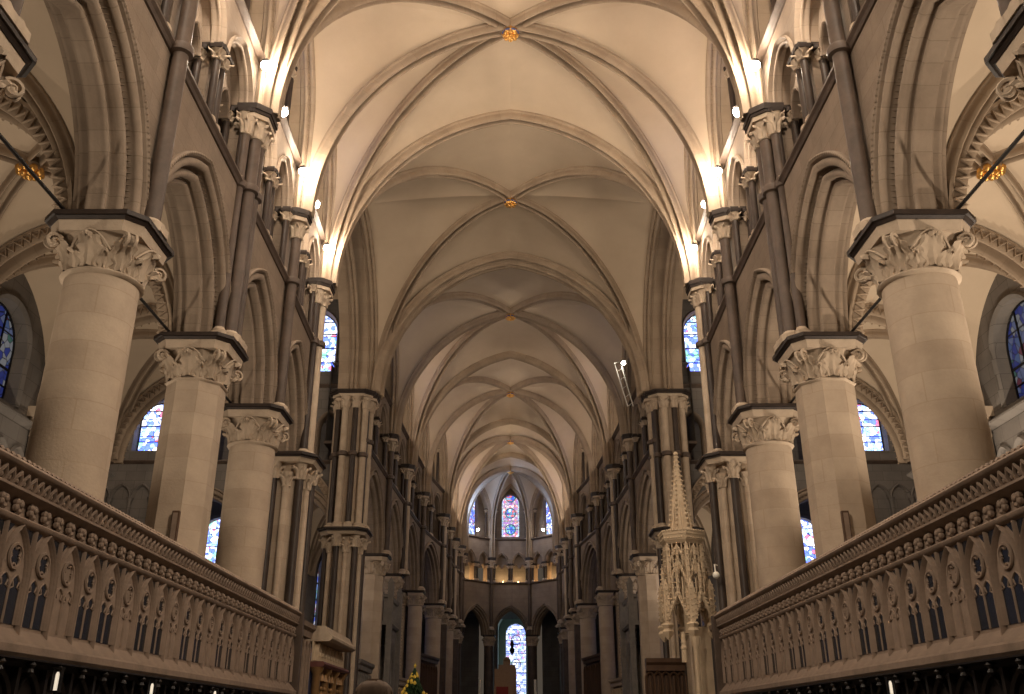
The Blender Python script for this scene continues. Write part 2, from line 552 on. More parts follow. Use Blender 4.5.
def make_column(kind, r=0.56, half=0.82, ch=0.25, cap_h=0.68, mat='column', z0=0.0):
    root = empty('column')
    tag(root, 'x', 'column')
    zc = ZAB - 0.26 - cap_h
    octn = kind == 'oct'
    b = MB()
    b.prism(octo(half * 1.05, ch), 0, 0.35)
    b.lathe([(r + .28, 0.35), (r + .32, .42), (r + .28, .5), (r + .14, .53), (r + .12, .6), (r + .18, .66), (r + .14, .72), (r, .75)], 8 if octn else 32, rot=PI / 8 if octn else 0)
    b.build('base', M['carved'], root)
    s = MB()
    if octn:
        s.lathe([(r * 1.075, 0.7), (r * 1.045, zc)], 8, rot=PI / 8)
    else:
        s.lathe([(r * 1.02, 0.7), (r, zc)], 40)
    s.build('shaft', M[mat], root)
    c = capital_mesh(r, cap_h, half * 0.98, octn=octn)
    o = c.build('capital', M['carved'], root); o.location = (0, 0, zc)
    a = MB()
    a.prism(octo(half - .12, ch - .03), ZAB - .30, ZAB - .13, 1, k1=1.05)
    a.prism(octo(half - .03, ch), ZAB - .13, ZAB - .085, k0=.95)
    a.prism(octo(half, ch), ZAB - .075, ZAB)
    a.prism(octo(half - .05, ch), ZAB - .10, ZAB - .06)
    a.build('abacus', [M['abacus'], M['carved']], root, smooth=False)
    return root


P_round = Proto(lambda: make_column('round'))
P_oct = Proto(lambda: make_column('oct'))
P_slim = Proto(lambda: make_column('round', r=0.40, half=0.58, ch=0.16, cap_h=0.6))
P_mid = Proto(lambda: make_column('round', r=0.50, half=0.74, ch=0.2, cap_h=0.64))
P_twin = Proto(lambda: make_column('round', r=0.42, half=0.55, ch=0.08, cap_h=0.6))
P_dark = Proto(lambda: make_column('round', r=0.38, half=0.55, ch=0.14, cap_h=0.6, mat='brownshaft'))


def small_capital(mb, c, r, z, h, n=6, mi=0):
    x, y = c
    mb.lathe([(r, 0), (r + .03, .01), (r + .03, .04), (r, .05), (r + .02, h * .5), (r + .08, h * .95), (r + .09, h)], 12, (x, y, z), mi)
    for i in range(n):
        b = MB(); leaf(b, i * 2 * PI / n, r, 0.04, h * .62, r * .62, .11, .25, 2, nv=5)
        mb.add([(vx + x, vy + y, vz + z) for vx, vy, vz in b.v], b.f, mi)


def make_pier(z_top=ZAB, upper=False):
    """compound pier: core ringed by dark marble and pale stone shafts"""
    root = empty('compound_pier')
    tag(root, 'x', 'pier')
    core = MB()
    core.lathe([(.66, 0.0), (.66, z_top - .25)], 8, rot=PI / 8)
    core.build('core', M['column'], root)
    b = MB(); b.prism(octo(1.05, .4), 0, .4); b.prism(octo(.98, .4), .4, .62, k1=.93); b.build('base', M['carved'], root)
    for i in range(12):
        a = i * PI / 6 + PI / 12
        dark = i % 2 == 0
        rr = .74 if dark else .68
        x, y = rr * math.cos(a), rr * math.sin(a)
        s = MB(); s.lathe([(.15, .55), (.17, .6), (.12 if dark else .10, .7), (.12 if dark else .10, z_top - .72 if dark else z_top - .95)], 12, (x, y, 0))
        so = s.build('shaft', M['purbeck' if dark else 'column'], root)
        c = MB(); small_capital(c, (x, y), .12 if dark else .10, z_top - .74 if dark else z_top - .97, .5 if dark else .42)
        c.build('capital', M['carved'], so)
    a = MB()
    a.prism(octo(.88, .35), z_top - .26, z_top - .14, 1, k1=1.08)
    a.prism(octo(.98, .38), z_top - .14, z_top - .08); a.prism(octo(1.03, .38), z_top - .08, z_top)
    a.build('abacus', [M['abacus'], M['carved']], root, smooth=False)
    return root


P_pier = Proto(make_pier)


# ------------------------------------------------------------------ wall path
XF = [6.05, 6.05, 6.05, 6.1, 6.25, 6.20, 6.0, 5.75, 5.45, 4.60, 4.48, 4.35]
YN = [8.1, 12.9, 17.6, 22.0, 26.4, 37.1, 42.9, 48.6, 54.8, 61.0, 65.3, 69.5]
YC = 74.04
AP = [(4.0, 72.40), (4.0, 75.68), (1.64, 78.04)]       # apse corners, mirrored
ZS, ZR = 14.85, 21.65                                     # vault springing and ridge
ZT, ZC = 12.75, 16.4                                      # triforium and clerestory strings
SIDES = ((-1, 'left'), (1, 'right'))

arch_prof_half = [(.60, 0.02), (.60, -.07), (.565, -.105), (.52, -.07), (.505, 0.0), (.485, .05)] + roll(.405, .03, .08, -10, -215, 9) + \
    [(.335, .17), (.315, .20), (.28, .20), (.258, .18), (.235, .26)] + roll(.185, .20, .075, -10, -215, 9) + [(.125, .34), (.10, .33), (.085, .40), (.075, .44)] + roll(.045, .385, .055, -10, -215, 7) + [(0, .46)]
arch_prof = arch_prof_half + [(r, 1.0 - n) for r, n in reversed(arch_prof_half)]


def beads(mb, pts, normals, size, depth):
    for p, (t, b, n) in zip(pts, normals):
        p = Vector(p)
        v = [p + t * size, p + b * size, p - t * size, p - b * size, p + n * depth]
        mb.add([tuple(x) for x in v], [(0, 1, 4), (1, 2, 4), (2, 3, 4), (3, 0, 4)])


def arch_beads(mb, F, sc, zs, half, e, dr, nn, pitch=.085, size=.028, depth=.04):
    A = arch_pts(half + dr, e, 40)
    Pts = [Vector(F(sc + s, nn, zs + z)) for s, z, _, _ in A]
    acc = 0; nxt = pitch / 2
    out = Vector((F.n.x, F.n.y, 0)) * -1
    for a, b in zip(Pts[:-1], Pts[1:]):
        l = (b - a).length
        while nxt <= acc + l:
            p = a.lerp(b, (nxt - acc) / l); t = (b - a).normalized(); bn = t.cross(out)
            beads(mb, [p], [(t, bn, out)], size, depth); nxt += pitch
        acc += l


WALL = {}
COUNT_COL = {}


def make_colonnette(h, r, mat, capmat='carved'):
    def mk():
        root = empty('colonnette'); tag(root, 'x', 'colonnette')
        b = MB(); b.lathe([(r * 1.9, 0), (r * 1.9, .06), (r * 1.6, .08), (r * 1.7, .11), (r, .14)], 12); b.build('base', M[capmat], root)
        s = MB(); s.lathe([(r, .13), (r, h - .3)], 14); s.build('shaft', M[mat], root)
        c = MB(); small_capital(c, (0, 0), r, h - .31, .24, 5); c.build('capital', M[capmat], root)
        a = MB(); q = r * 2.3; a.prism(octo(q, q * .3), h - .08, h, k0=.9); a.build('abacus', M['abacus'], root, smooth=False)
        return root
    return mk


H_TRI = 14.75 - 12.93
P_tri_front = Proto(make_colonnette(H_TRI, .085, 'purbeck'))
P_tri_inner = Proto(make_colonnette(1.35, .06, 'brownshaft'))
P_cler = Proto(make_colonnette(2.9, .085, 'purbeck'))
P_apse_tri = Proto(make_colonnette(1.42, .085, 'purbeck'))
P_apse_cler = Proto(make_colonnette(2.6, .07, 'brownshaft'))


def string(mb, F, z, s0, s1, p=.13):
    profile_run(mb, F, s0, s1, [(.02, z - .1), (-.04, z - .09), (-p * .6, z - .04), (-p, z), (-p, z + .05), (-.02, z + .09), (.02, z + .09)], caps=False)


def bay(F, side, bi, label_bay, near=True, apse=False, rc=.58, window_clere=True, ztop=21.6):
    """one bay of the main wall: arcade arch, triforium, clerestory"""
    root = WALL[side]; L = F.L
    off = rc + .03
    half = L / 2 - off; w = .5
    zs = ZAB if not apse else 8.6
    rise_h = (2.87 + max(0, L - 4.4) * .30) if not apse else 2.3
    hh = half + w
    if hh > L / 2 - .05: w = L / 2 - .05 - half; hh = half + w
    e = e_for(hh, rise_h)
    k = w / .5
    sc = L / 2
    mb = MB()
    sweep_arch(mb, F, sc, zs, half, e, [(r * k, n) for r, n in arch_prof], 20 if near else 12)
    if near:
        arch_beads(mb, F, sc, zs, half, e, .297 * k, .2, .10, .026, .13)
        arch_beads(mb, F, sc, zs, half, e, .555 * k, -.1, .1, .035, .02)
    mb.build('arcade_arch', M['arch'], root)
    mb = MB()
    ops = [(sc, half, e, zs, w + .02, zs)]
    for n in (0.0, 1.0):
        pierced(mb, F, 0, L, zs, ZT, n, ops)
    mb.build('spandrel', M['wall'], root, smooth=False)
    # strings
    mb = MB(); string(mb, F, ZT, -.02, L + .02); string(mb, F, ZC, -.02, L + .02, .16)
    mb.fbox(F, 0, L, 0.0, 1.75, ZT - .02, ZT + .1)
    mb.build('string_course', M['brownshaft'], root, smooth=False)
    # triforium
    zf = ZT + .18
    if apse:
        zsp = 14.35; e_r = .95
    else:
        zsp = 14.75; e_r = 1.12
    edge = .40 if not apse else .28; mid = .15 if not apse else .13
    b = (L / 2 - edge - mid) / 2
    wt = .11
    bi_ = b - wt
    et = e_for(b, e_r)
    cs = [edge + b, L - edge - b]
    mb = MB()
    pierced(mb, F, 0, L, zsp, ZC, 0.0, [(c, bi_, et, zsp, wt, zsp) for c in cs], 10)
    for s_a, s_b in ((0, edge - .12), (L - edge + .12, L)):
        mb.fbox(F, s_a, s_b, 0.0, .8, ZT + .08, zsp + .02)
    mb.fbox(F, L / 2 - mid + .02, L / 2 + mid - .02, .22, .75, ZT + .08, zsp)
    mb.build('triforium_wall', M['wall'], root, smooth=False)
    for c in cs:
        mb = MB()
        sweep_arch(mb, F, c, zsp, bi_, et, [(wt + .05, 0.01), (wt + .05, -.05), (wt + .02, -.07), (wt - .02, 0.0), (wt - .04, .06)] + roll(.04, .06, .045, -10, -215, 7) + [(0.0, .12), (-.03, .16), (-.03, .20), (.0, .22), (0.0, .42)], 12, zb=None)
        mb.build('triforium_arch', M['arch'], root)
        mb = MB()   # inner tympanum carried on a slim colonnette
        q = (bi_ - .04) / 2
        zi = zsp - .36
        sub = [(c - bi_ + q, q - .06, e_for(q - .06, q * 1.4), zi, 0, zi), (c + bi_ - q, q - .06, e_for(q - .06, q * 1.4), zi, 0, zi)]
        pierced(mb, F, c - bi_ - .05, c + bi_ + .05, zi, zsp + e_r - .02, .40, sub, 8)
        for s_, h_, e_, z_, _, zb_ in sub:
            sweep_arch(mb, F, s_, z_, h_, e_, [(.06, .40), (.045, .35), (.015, .37), (0, .42), (0, .62)], 8)
        mb.build('triforium_tympanum', M['wall'], root, smooth=False)
    mb = MB()   # dark abacus slabs that tie the front and back shafts
    for s_a, s_b in ((edge - .14, edge + .14), (L / 2 - mid - .12, L / 2 + mid + .12), (L - edge - .14, L - edge + .14)):
        mb.fbox(F, s_a, s_b, -.06, .60, zsp - .05, zsp + .04)
    mb.build('triforium_slab', M['abacus'], root, smooth=False)
    mb = MB()
    mb.add([F(0, 1.7, ZT), F(L, 1.7, ZT), F(L, 1.7, ZC), F(0, 1.7, ZC), F(0, 0.0, ZC + .05), F(L, 0.0, ZC + .05), F(L, 1.7, ZC + .05), F(0, 1.7, ZC + .05)], [(0, 1, 2, 3), (4, 5, 6, 7)])
    mb.build('triforium_passage', M['greywall'], root, smooth=False)
    # colonnettes
    pr = P_apse_tri if apse else P_tri_front
    a = F.ang()
    grp = 'triforium colonnettes on the %s wall' % side
    hb = zsp - .05 - (ZT + .11)
    zs_ = hb / ((14.75 - 12.93) if not apse else 1.42)
    spots = [(edge, .08), (L / 2 - mid, .08), (L / 2 + mid, .08), (L - edge, .08)]
    if near and not apse: spots = [(edge, .06), (edge + .02, .46), (L / 2 - mid, .06), (L / 2 - mid, .46), (L / 2 + mid, .06), (L / 2 + mid, .46), (L - edge - .02, .46), (L - edge, .06)]
    for i, (s, n_) in enumerate(spots):
        pr(F(s, n_, ZT + .11), a, '%s dark marble colonnette from the west in %s' % (ORD[i].capitalize(), label_bay), grp, (1, 1, zs_))
    if not apse:
        for i, c in enumerate(cs):
            P_tri_inner(F(c, .50, ZT + .09), a, 'slim inner colonnette under the %s twin arch of %s' % (('west', 'east')[i], label_bay), 'inner triforium colonnettes on the %s wall' % side, (1, 1, (14.39 - ZT - .09) / 1.35))
    # clerestory
    mb = MB()
    hw = min(.72, L * .17) if not apse else (.80 if bi == 23 else .6)
    zsp2 = 19.0 if not apse else 19.7
    sill = 17.4 if not apse else 16.75
    ew = 0.0
    pierced(mb, F, -.3, L + .3, ZC, ztop, .62, [(sc, hw, ew, zsp2, 0.0, sill)], 10)
    sweep_arch(mb, F, sc, zsp2, hw, ew, [(.0, .62), (-.04, .95)], 10, zb=sill)
    mb.add([F(sc - hw, .62, sill), F(sc + hw, .62, sill), F(sc + hw, 1.0, sill + .1), F(sc - hw, 1.0, sill + .1)], [(0, 1, 2, 3)])
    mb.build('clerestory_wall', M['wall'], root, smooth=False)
    if window_clere:
        wn = empty('window_clerestory_%s_%d' % (side, bi)); struct(wn)
        pane(F, sc, hw, ew, zsp2, sill, .93, M['glass_med' if apse and bi == 23 else ('glass_apse' if apse else 'glass')], 'glass', wn)
        mb = MB()
        sweep_arch(mb, F, sc, zsp2, hw, ew, [(0, .9), (-.05, .88), (-.05, .96), (0, .96)], 10, zb=sill)
        for zz in (sill + .02, sill + 1.0, sill + 2.0):
            mb.fbox(F, sc - hw, sc + hw, .89, .93, zz, zz + .03)
        mb.build('window_frame', M['iron'], wn, smooth=False)
    for i, s in enumerate((.62, L - .62) if not apse else (.36, L - .36)):
        pp = P_cler if not apse else P_apse_cler
        pp(F(s, .32, ZC + .06), a, '%s dark shaft beside the clerestory window above %s' % (('west', 'east')[i], label_bay), 'clerestory shafts on the %s wall' % side)


for sg, side in SIDES:
    WALL[side] = struct(empty('wall_' + side))

BAYLAB = ['the nearest bay', 'the second bay', 'the third bay', 'the fourth bay', None, 'the fifth bay', 'the sixth bay', 'the seventh bay', 'the eighth bay', 'the ninth bay', 'the tenth bay']
for sg, side in SIDES:
    for i in range(11):
        if i == 4: continue
        F = Frame((sg * XF[i], YN[i]), (sg * XF[i + 1], YN[i + 1]), (sg, 0))
        rc = .58 if i < 8 else .46
        bay(F, side, i, '%s of the %s triforium' % (BAYLAB[i].replace('the ', 'the '), side), near=i < 5, rc=rc)
    # wall of the bay over the camera
    F = Frame((sg * 6.05, 3.4), (sg * 6.05, 8.1), (sg, 0))
    mb = MB(); pierced(mb, F, 0, F.L, 0, 16.4, .5, [(F.L / 2, 1.5, .8, 9.0, 0, 0)]); mb.build('west_bay', M['wall'], WALL[side], smooth=False)

# apse
WALL['apse'] = struct(empty('wall_apse'))
ring = [(-4.35, 69.5), (-4.0, 72.40), (-4.0, 75.68), (-1.64, 78.04), (1.64, 78.04), (4.0, 75.68), (4.0, 72.40), (4.35, 69.5)]
ALAB = ['the north west face', 'the north face', 'the north east face', 'the middle face', 'the south east face', 'the south face', 'the south west face']
for i in range(7):
    a, b = ring[i], ring[i + 1]
    m = Vector(((a[0] + b[0]) / 2, (a[1] + b[1]) / 2 - YC))
    F = Frame(a, b, m)
    bay(F, 'apse', 20 + i, '%s of the apse triforium' % ALAB[i], near=False, apse=True, rc=.36)

# ------------------------------------------------------------------ columns
def put_col(pr, x, y, label, rz=0, grp=None, z=0):
    return pr((x, y, z), rz, label, grp)


CX = .43
put = [
    (0, P_oct, 'octagonal column whose capital only just enters the top {s} corner'),
    (1, P_round, 'nearest stout round stone column with leafy capital in the {s} arcade'),
    (2, P_oct, 'octagonal stone column second from the front in the {s} arcade'),
    (3, P_round, 'round stone column next to the clustered pier in the {s} arcade'),
]
for sg, side in SIDES:
    for i, pr, lb in put:
        put_col(pr, sg * (6.05 + CX), YN[i], lb.format(s=side), 0, 'main arcade columns')
    put_col(P_oct, sg * (XF[6] + CX), YN[6], 'octagonal column beyond the crossing pier on the %s' % side, 0, 'presbytery columns')
    if sg < 0:
        put_col(P_slim, sg * (XF[7] + CX), YN[7], 'slender round column in shade behind the grey tomb on the left', 0, 'presbytery columns')
    else:
        put_col(P_slim, sg * (XF[7] + .4), YN[7], 'brightly lit slender round column on the right beyond the throne', 0, 'presbytery columns')
    for k, nn in enumerate((.12, 1.12)):
        put_col(P_twin, sg * (XF[8] + nn), YN[8], '%s shaft of the twin round columns on the %s of the presbytery' % (('inner', 'outer')[k], side), 0, 'twin columns')
    put_col(P_mid, sg * (XF[9] + .40), YN[9], 'stout round column just east of the twin columns on the %s' % side, 0, 'presbytery columns')
    put_col(P_dark, sg * (XF[10] + .3), YN[10], 'dark coursed slender column before the apse on the %s' % side, 0, 'sanctuary columns')
    put_col(P_slim, sg * (XF[11] + .25), YN[11], 'pale slender column at the apse mouth on the %s' % side, 0, 'sanctuary columns')
    for k, (x, y) in enumerate(AP):
        v = Vector((x, y - YC)).normalized() * .35
        put_col(P_dark, sg * (x + v.x), y + v.y, 'dark apse column at the %s corner from the middle on the %s' % (('third', 'second', 'first')[k], side), 0, 'apse columns', -.37)
    P_pier((sg * (XF[4] + .42), YN[4], 0), 0, 'clustered pier of dark marble shafts at the near side of the %s transept' % side, 'crossing piers')
    P_pier((sg * (XF[5] + .55), YN[5], 0), 0, 'clustered pier of dark marble shafts at the far side of the %s transept' % side, 'crossing piers')


# vaulting shafts, springers
def make_vault_shaft(n, zb=ZAB):
    root = empty('vaulting_shaft'); tag(root, 'x', 'vaulting shaft')
    offs = {1: [(0, 0, .14, 'brownshaft')], 2: [(0, .12, .13, 'carved'), (.0, -.2, .12, 'purbeck'), (.12, .36, .11, 'purbeck')],
            3: [(0, 0, .15, 'carved'), (.10, -.27, .12, 'purbeck'), (.10, .27, .12, 'purbeck')], 4: [(0, -.15, .14, 'brownshaft'), (.0, .15, .14, 'brownshaft'), (.16, -.4, .10, 'brownshaft'), (.16, .4, .10, 'brownshaft')]}[n]
    zc = 14.05
    for x, y, r, mt in offs:
        s = MB(); s.lathe([(r, zb + .25), (r, zc)], 16, (x, y, 0)); so = s.build('shaft', M[mt], root)
        b = MB(); b.prism(octo(r * 1.75, r * .6), zb, zb + .14, c=(x, y)); b.lathe([(r * 1.6, zb + .14), (r * 1.65, zb + .19), (r * 1.2, zb + .23), (r, zb + .27)], 14, (x, y, 0)); b.build('base', M['carved'], so)
        g = MB(); g.lathe([(r, ZT - .12), (r * 1.5, ZT - .09), (r * 1.6, ZT), (r * 1.45, ZT + .07), (r, ZT + .1)], 16, (x, y, 0)); g.build('shaft_ring', M['brownshaft'], so)
        c = MB(); small_capital(c, (x, y), r, zc - .02, .5, 7); c.build('capital', M['carved'], so)
    a = MB()
    k = .5 if n > 1 else .36
    poly = [(-.28, -k * .55), (-.28, k * .55), (.0, k), (.4, k), (.4, -k), (.0, -k)]
    a.prism(poly, 14.5, 14.62, 1); a.prism([(x - .03 if x < .3 else x, y * 1.06) for x, y in poly], 14.62, 14.70); a.prism([(x - .06 if x < .3 else x, y * 1.1) for x, y in poly], 14.70, ZS)
    a.build('abacus', [M['abacus'], M['carved']], root, smooth=False)
    return root


P_vs1 = Proto(lambda: make_vault_shaft(1))
P_vs4 = Proto(lambda: make_vault_shaft(4))
P_vs3 = Proto(lambda: make_vault_shaft(3))
SPR = {}
for sg, side in SIDES:
    for i in range(12):
        x, y = sg * (XF[i] - .17), YN[i]
        SPR[(sg, i)] = (sg * (XF[i] - .27), y, ZS)
        single = i in (0 if False else 1, 3, 6, 8, 10)
        pr = P_vs1 if single else (P_vs4 if i in (0, 2) else P_vs3)
        rz = PI if sg < 0 else 0
        pr((x, y, 0), rz, '%s vaulting shaft from the west rising to the vault springing on the %s wall' % (ORD[i].capitalize(), side), 'vaulting shafts')
    for k, (ax, ay) in enumerate(AP):
        v = Vector((ax, ay - YC)).normalized()
        SPR[(sg, 20 + k)] = (sg * (ax - v.x * .2), ay - v.y * .2, ZS)
        pr_ = P_vs1
        pr_((sg * (ax - v.x * .12), ay - v.y * .12, 0), math.atan2(v.y, sg * v.x), 'slender vaulting shaft in the apse, %s from the middle on the %s' % (('third', 'second', 'first')[k], side), 'vaulting shafts')


# crossing pier upper parts (tall clustered shafts from the lower abacus to the vault)
def make_upper_pier():
    root = empty('upper_pier'); tag(root, 'x', 'pier')
    z0, z1 = ZAB, ZS
    c = MB(); c.lathe([(.62, z0), (.62, z1 - .2)], 8, rot=PI / 8); c.build('core', M['column'], root)
    for i in range(10):
        a = R(70) + i * R(360 / 10)
        dark = i % 2 == 0
        r = .12 if dark else .15
        x, y = .70 * math.cos(a), .70 * math.sin(a)
        s = MB(); s.lathe([(r, z0 + .25), (r, z1 - .75)], 14, (x, y, 0)); so = s.build('shaft', M['purbeck' if dark else 'carved'], root)
        b = MB(); b.prism(octo(r * 1.6, r * .6), z0, z0 + .14, c=(x, y)); b.lathe([(r * 1.5, z0 + .14), (r * 1.5, z0 + .2), (r, z0 + .27)], 12, (x, y, 0)); b.build('base', M['carved'], so)
        g = MB(); g.lathe([(r, 11.98), (r * 1.5, 12.02), (r * 1.5, 12.16), (r, 12.2)], 14, (x, y, 0)); g.build('shaft_ring', M['brownshaft'], so)
        k = MB(); small_capital(k, (x, y), r, z1 - .77, .5, 6); k.build('capital', M['carved'], so)
    a = MB(); a.prism(octo(.86, .35), z1 - .27, z1 - .16, 1); a.prism(octo(.94, .38), z1 - .16, z1 - .09); a.prism(octo(.99, .38), z1 - .09, z1)
    a.build('abacus', [M['abacus'], M['carved']], root, smooth=False)
    return root


P_up = Proto(make_upper_pier)
for sg, side in SIDES:
    P_up((sg * (XF[5] + .55), YN[5] + .05, 0), 0, 'tall shaft cluster of the far crossing pier under the vault on the %s' % side, 'upper crossing piers')

# ------------------------------------------------------------------ vault
CEIL = struct(empty('ceiling'))


def rib_curve(p, b, n=26, droop=0.0):
    p = Vector(p); b = Vector(b)
    d = Vector((b.x - p.x, b.y - p.y, 0)); D = d.length; d.normalize(); h = b.z - p.z
    if b.z > 21.5 and h > 1.26 * D:      # narrow spans are stilted
        st = h - 1.10 * D; k = 5
        return [p + Vector((0, 0, st * i / k)) for i in range(k)] + rib_curve(p + Vector((0, 0, st)), b, n - k)
    Rr = (D * D + h * h) / (2 * D)
    a1 = math.acos(max(-1, min(1, (Rr - D) / Rr)))
    return [p + d * (Rr - Rr * math.cos(a1 * i / n)) + Vector((0, 0, Rr * math.sin(a1 * i / n))) for i in range(n + 1)]


def rib_sweep(mb, pts, w=.185, dp=.32, dog=True, order2=False):
    n = len(pts)
    dh = Vector((pts[-1].x - pts[0].x, pts[-1].y - pts[0].y, 0)).normalized()
    bn = Vector((0, 0, 1)).cross(dh)
    prof = [(-1, -.1), (-1, .10), (-.90, .16), (-.86, .24)]
    prof += [(-.70 + .24 * math.cos(R(a)), .60 + .36 * math.sin(R(a))) for a in (215, 180, 145, 110, 75, 40, 5, -35)]
    prof += [(-.46, .02), (-.40, -.04)]
    prof = prof + [(-x, y) for x, y in reversed(prof)]
    P = []; fr = []
    for i in range(n):
        t = (pts[min(i + 1, n - 1)] - pts[max(i - 1, 0)]).normalized()
        th = t.dot(dh); tz = t.z
        nn = dh * tz + Vector((0, 0, -th))
        fr.append((t, bn, nn))
        P.append([tuple(pts[i] + bn * (x * w) + nn * (y * dp)) for x, y in prof])
    mb.grid(P)
    if dog:
        pitch = .19; acc = 0; nxt = .3
        for i in range(n - 1):
            l = (pts[i + 1] - pts[i]).length
            while nxt <= acc + l:
                f = (nxt - acc) / l; t, b_, nn = fr[i]
                p = pts[i].lerp(pts[i + 1], f) + nn * (-dp * .04)
                beads(mb, [p], [(t, b_, nn)], .062, dp * .62); nxt += pitch
            acc += l


def resample_by_height(pts, fr):
    z0, z1 = pts[0].z, pts[-1].z
    out = []
    for f in fr:
        z = z0 + (z1 - z0) * max(0, min(1, f))
        for a, b in zip(pts[:-1], pts[1:]):
            if b.z >= z - 1e-9:
                k = 0 if b.z == a.z else (z - a.z) / (b.z - a.z)
                out.append(a.lerp(b, max(0, min(1, k)))); break
        else:
            out.append(pts[-1].copy())
    return out


def web(mb, A, B, bulge=.16, nv=10):
    P = []
    n = len(A)
    for i in range(n):
        a, b = A[i], B[i]
        row = []
        k = i / (n - 1)
        for j in range(nv + 1):
            t = j / nv
            p = a.lerp(b, t)
            p.z += bulge * math.sin(PI * t) * math.sin(PI * k * .5) * min(1, (a - b).length / 3.0)
            row.append(tuple(p))
        P.append(row)
    mb.grid(P)


def wall_rib(p, q, n=26, stilt=2.3, rise=None, apex=20.9):
    """half wall arch from springer p towards q, up to the middle"""
    p = Vector(p); q = Vector(q); m = (p + q) / 2; m.z = apex
    D = Vector((m.x - p.x, m.y - p.y, 0)).length
    st = Vector((p.x, p.y, p.z + stilt))
    c = rib_curve(st, m, n - 6)
    return [p + Vector((0, 0, stilt * i / 6)) for i in range(6)] + c


def hfr(A):
    z0, z1 = A[0].z, A[-1].z
    return [(a.z - z0) / (z1 - z0) for a in A]


def side_cell(mbw, mbr, diag, P, Q, apex, stilt, dog, big=False):
    """web between a rib (from springer P to the boss) and the half wall arch from P towards Q"""
    wr = wall_rib(P, Q, stilt=stilt, apex=apex)
    fr = hfr(diag)
    mx = 0; fr2 = []
    for f in fr:
        mx = max(mx, f); fr2.append(min(1, mx))
    wr2 = resample_by_height(wr, fr2)
    dq = Vector((Q[0] - P[0], Q[1] - P[1], 0)).normalized()
    wr2 = [w_ + dq * (.15 * (1 - i / (len(wr2) - 1))) for i, w_ in enumerate(wr2)]
    dw = [d_ + dq * (.09 * (1 - i / (len(diag) - 1))) for i, d_ in enumerate(diag)]
    # spread the flat top evenly
    web(mbw, dw, wr2, .10)
    return wr


def wall_arch_full(mb, P, Q, apex, stilt, out, soff=.95, w=.16):
    """moulded wall arch with a soffit reaching back to the clerestory wall"""
    a = wall_rib(P, Q, stilt=stilt, apex=apex); b = wall_rib(Q, P, stilt=stilt, apex=apex)
    o = Vector((out[0], out[1], 0)).normalized()
    for half in (a, b):
        n = len(half)
        dh = Vector((half[-1].x - half[0].x, half[-1].y - half[0].y, 0)).normalized()
        P_ = []
        for i in range(n):
            t = (half[min(i + 1, n - 1)] - half[max(i - 1, 0)]).normalized()
            nn = dh * t.z + Vector((0, 0, -t.dot(dh)))
            prof = [(-.10, -.05), (-.12, .04), (-.08, .10), (-.01, .12), (.05, .08), (.08, .16), (.14, .18), (.20, .14), (.22, .05), (.30, .07), (.34, .03), (soff, .03)]
            P_.append([tuple(half[i] + o * x + nn * (y * 1.25)) for x, y in prof])
        mb.grid(P_)
        acc = 0; nxt = .2
        for i in range(n - 1):
            l = (half[i + 1] - half[i]).length
            while nxt <= acc + l:
                t = (half[i + 1] - half[i]).normalized(); nn = dh * t.z + Vector((0, 0, -t.dot(dh)))
                p = half[i].lerp(half[i + 1], (nxt - acc) / l) + o * .07 + nn * .1
                beads(mb, [p], [(t, o, nn)], .05, .07); nxt += .16
            acc += l


BOSSES = []


def compartment(i0, im, i1, name_i, dog=True, heavy0=False, heavy1=False, wall_arches=True, zr=ZR):
    PL0, PR0, PL1, PR1 = SPR[(-1, i0)], SPR[(1, i0)], SPR[(-1, i1)], SPR[(1, i1)]
    yb = YN[im] if im is not None else (YN[i0] + YN[i1]) / 2
    B = Vector((0, yb, zr))
    T0 = Vector((0, YN[i0], zr)); T1 = Vector((0, YN[i1], zr))
    mbw = MB()
    diag = {}
    for key, P in (('L0', PL0), ('R0', PR0), ('L1', PL1), ('R1', PR1)):
        diag[key] = rib_curve(P, B)
        r = MB(); rib_sweep(r, diag[key], dog=dog); r.build('diagonal_rib', M['rib'], CEIL)
    for key, P, T in (('L0', PL0, T0), ('R0', PR0, T0), ('L1', PL1, T1), ('R1', PR1, T1)):
        t = rib_curve(P, T)
        web(mbw, diag[key], t, .14)
    for s, key0, key1, P0, P1 in ((-1, 'L0', 'L1', PL0, PL1), (1, 'R0', 'R1', PR0, PR1)):
        if im is not None:
            Mp = SPR[(s, im)]
            mid = rib_curve(Mp, B)
            r = MB(); rib_sweep(r, mid, dog=dog); r.build('middle_rib', M['rib'], CEIL)
            for key, P in ((key0, P0), (key1, P1)):
                side_cell(mbw, None, diag[key], P, Mp, 20.7, 2.3, dog)
                side_cell(mbw, None, mid, Mp, P, 20.7, 2.3, dog)
                wa = MB(); wall_arch_full(wa, P, Mp, 20.7, 2.3, (s, 0)); wa.build('wall_rib', M['rib'], CEIL)
        else:
            L_ = abs(P1[1] - P0[1])
            st = .4 if L_ > 9 else 1.5
            side_cell(mbw, None, diag[key0], P0, P1, 21.2, st, dog)
            side_cell(mbw, None, diag[key1], P1, P0, 21.2, st, dog)
            wa = MB(); wall_arch_full(wa, P0, P1, 21.2, st, (s, 0), 1.3); wa.build('wall_rib', M['rib'], CEIL)
    mbw.build('vault_web', M['plaster'], CEIL, angle=16)
    BOSSES.append((0, yb, zr - .42))


def transverse(i, w=.19, dp=.36, dog=True, heavy=False):
    for s in (-1, 1):
        P = SPR[(s, i)]
        T = Vector((0, YN[i], ZR))
        c = rib_curve(P, T)
        r = MB()
        if heavy:
            for dy in (-.36, .36):
                rib_sweep(r, [p + Vector((0, dy, .03)) for p in c], .17, .34, dog)
            rib_sweep(r, c, .18, .46, dog)
        else:
            rib_sweep(r, c, w, dp, dog)
        r.build('transverse_rib', M['rib'], CEIL)


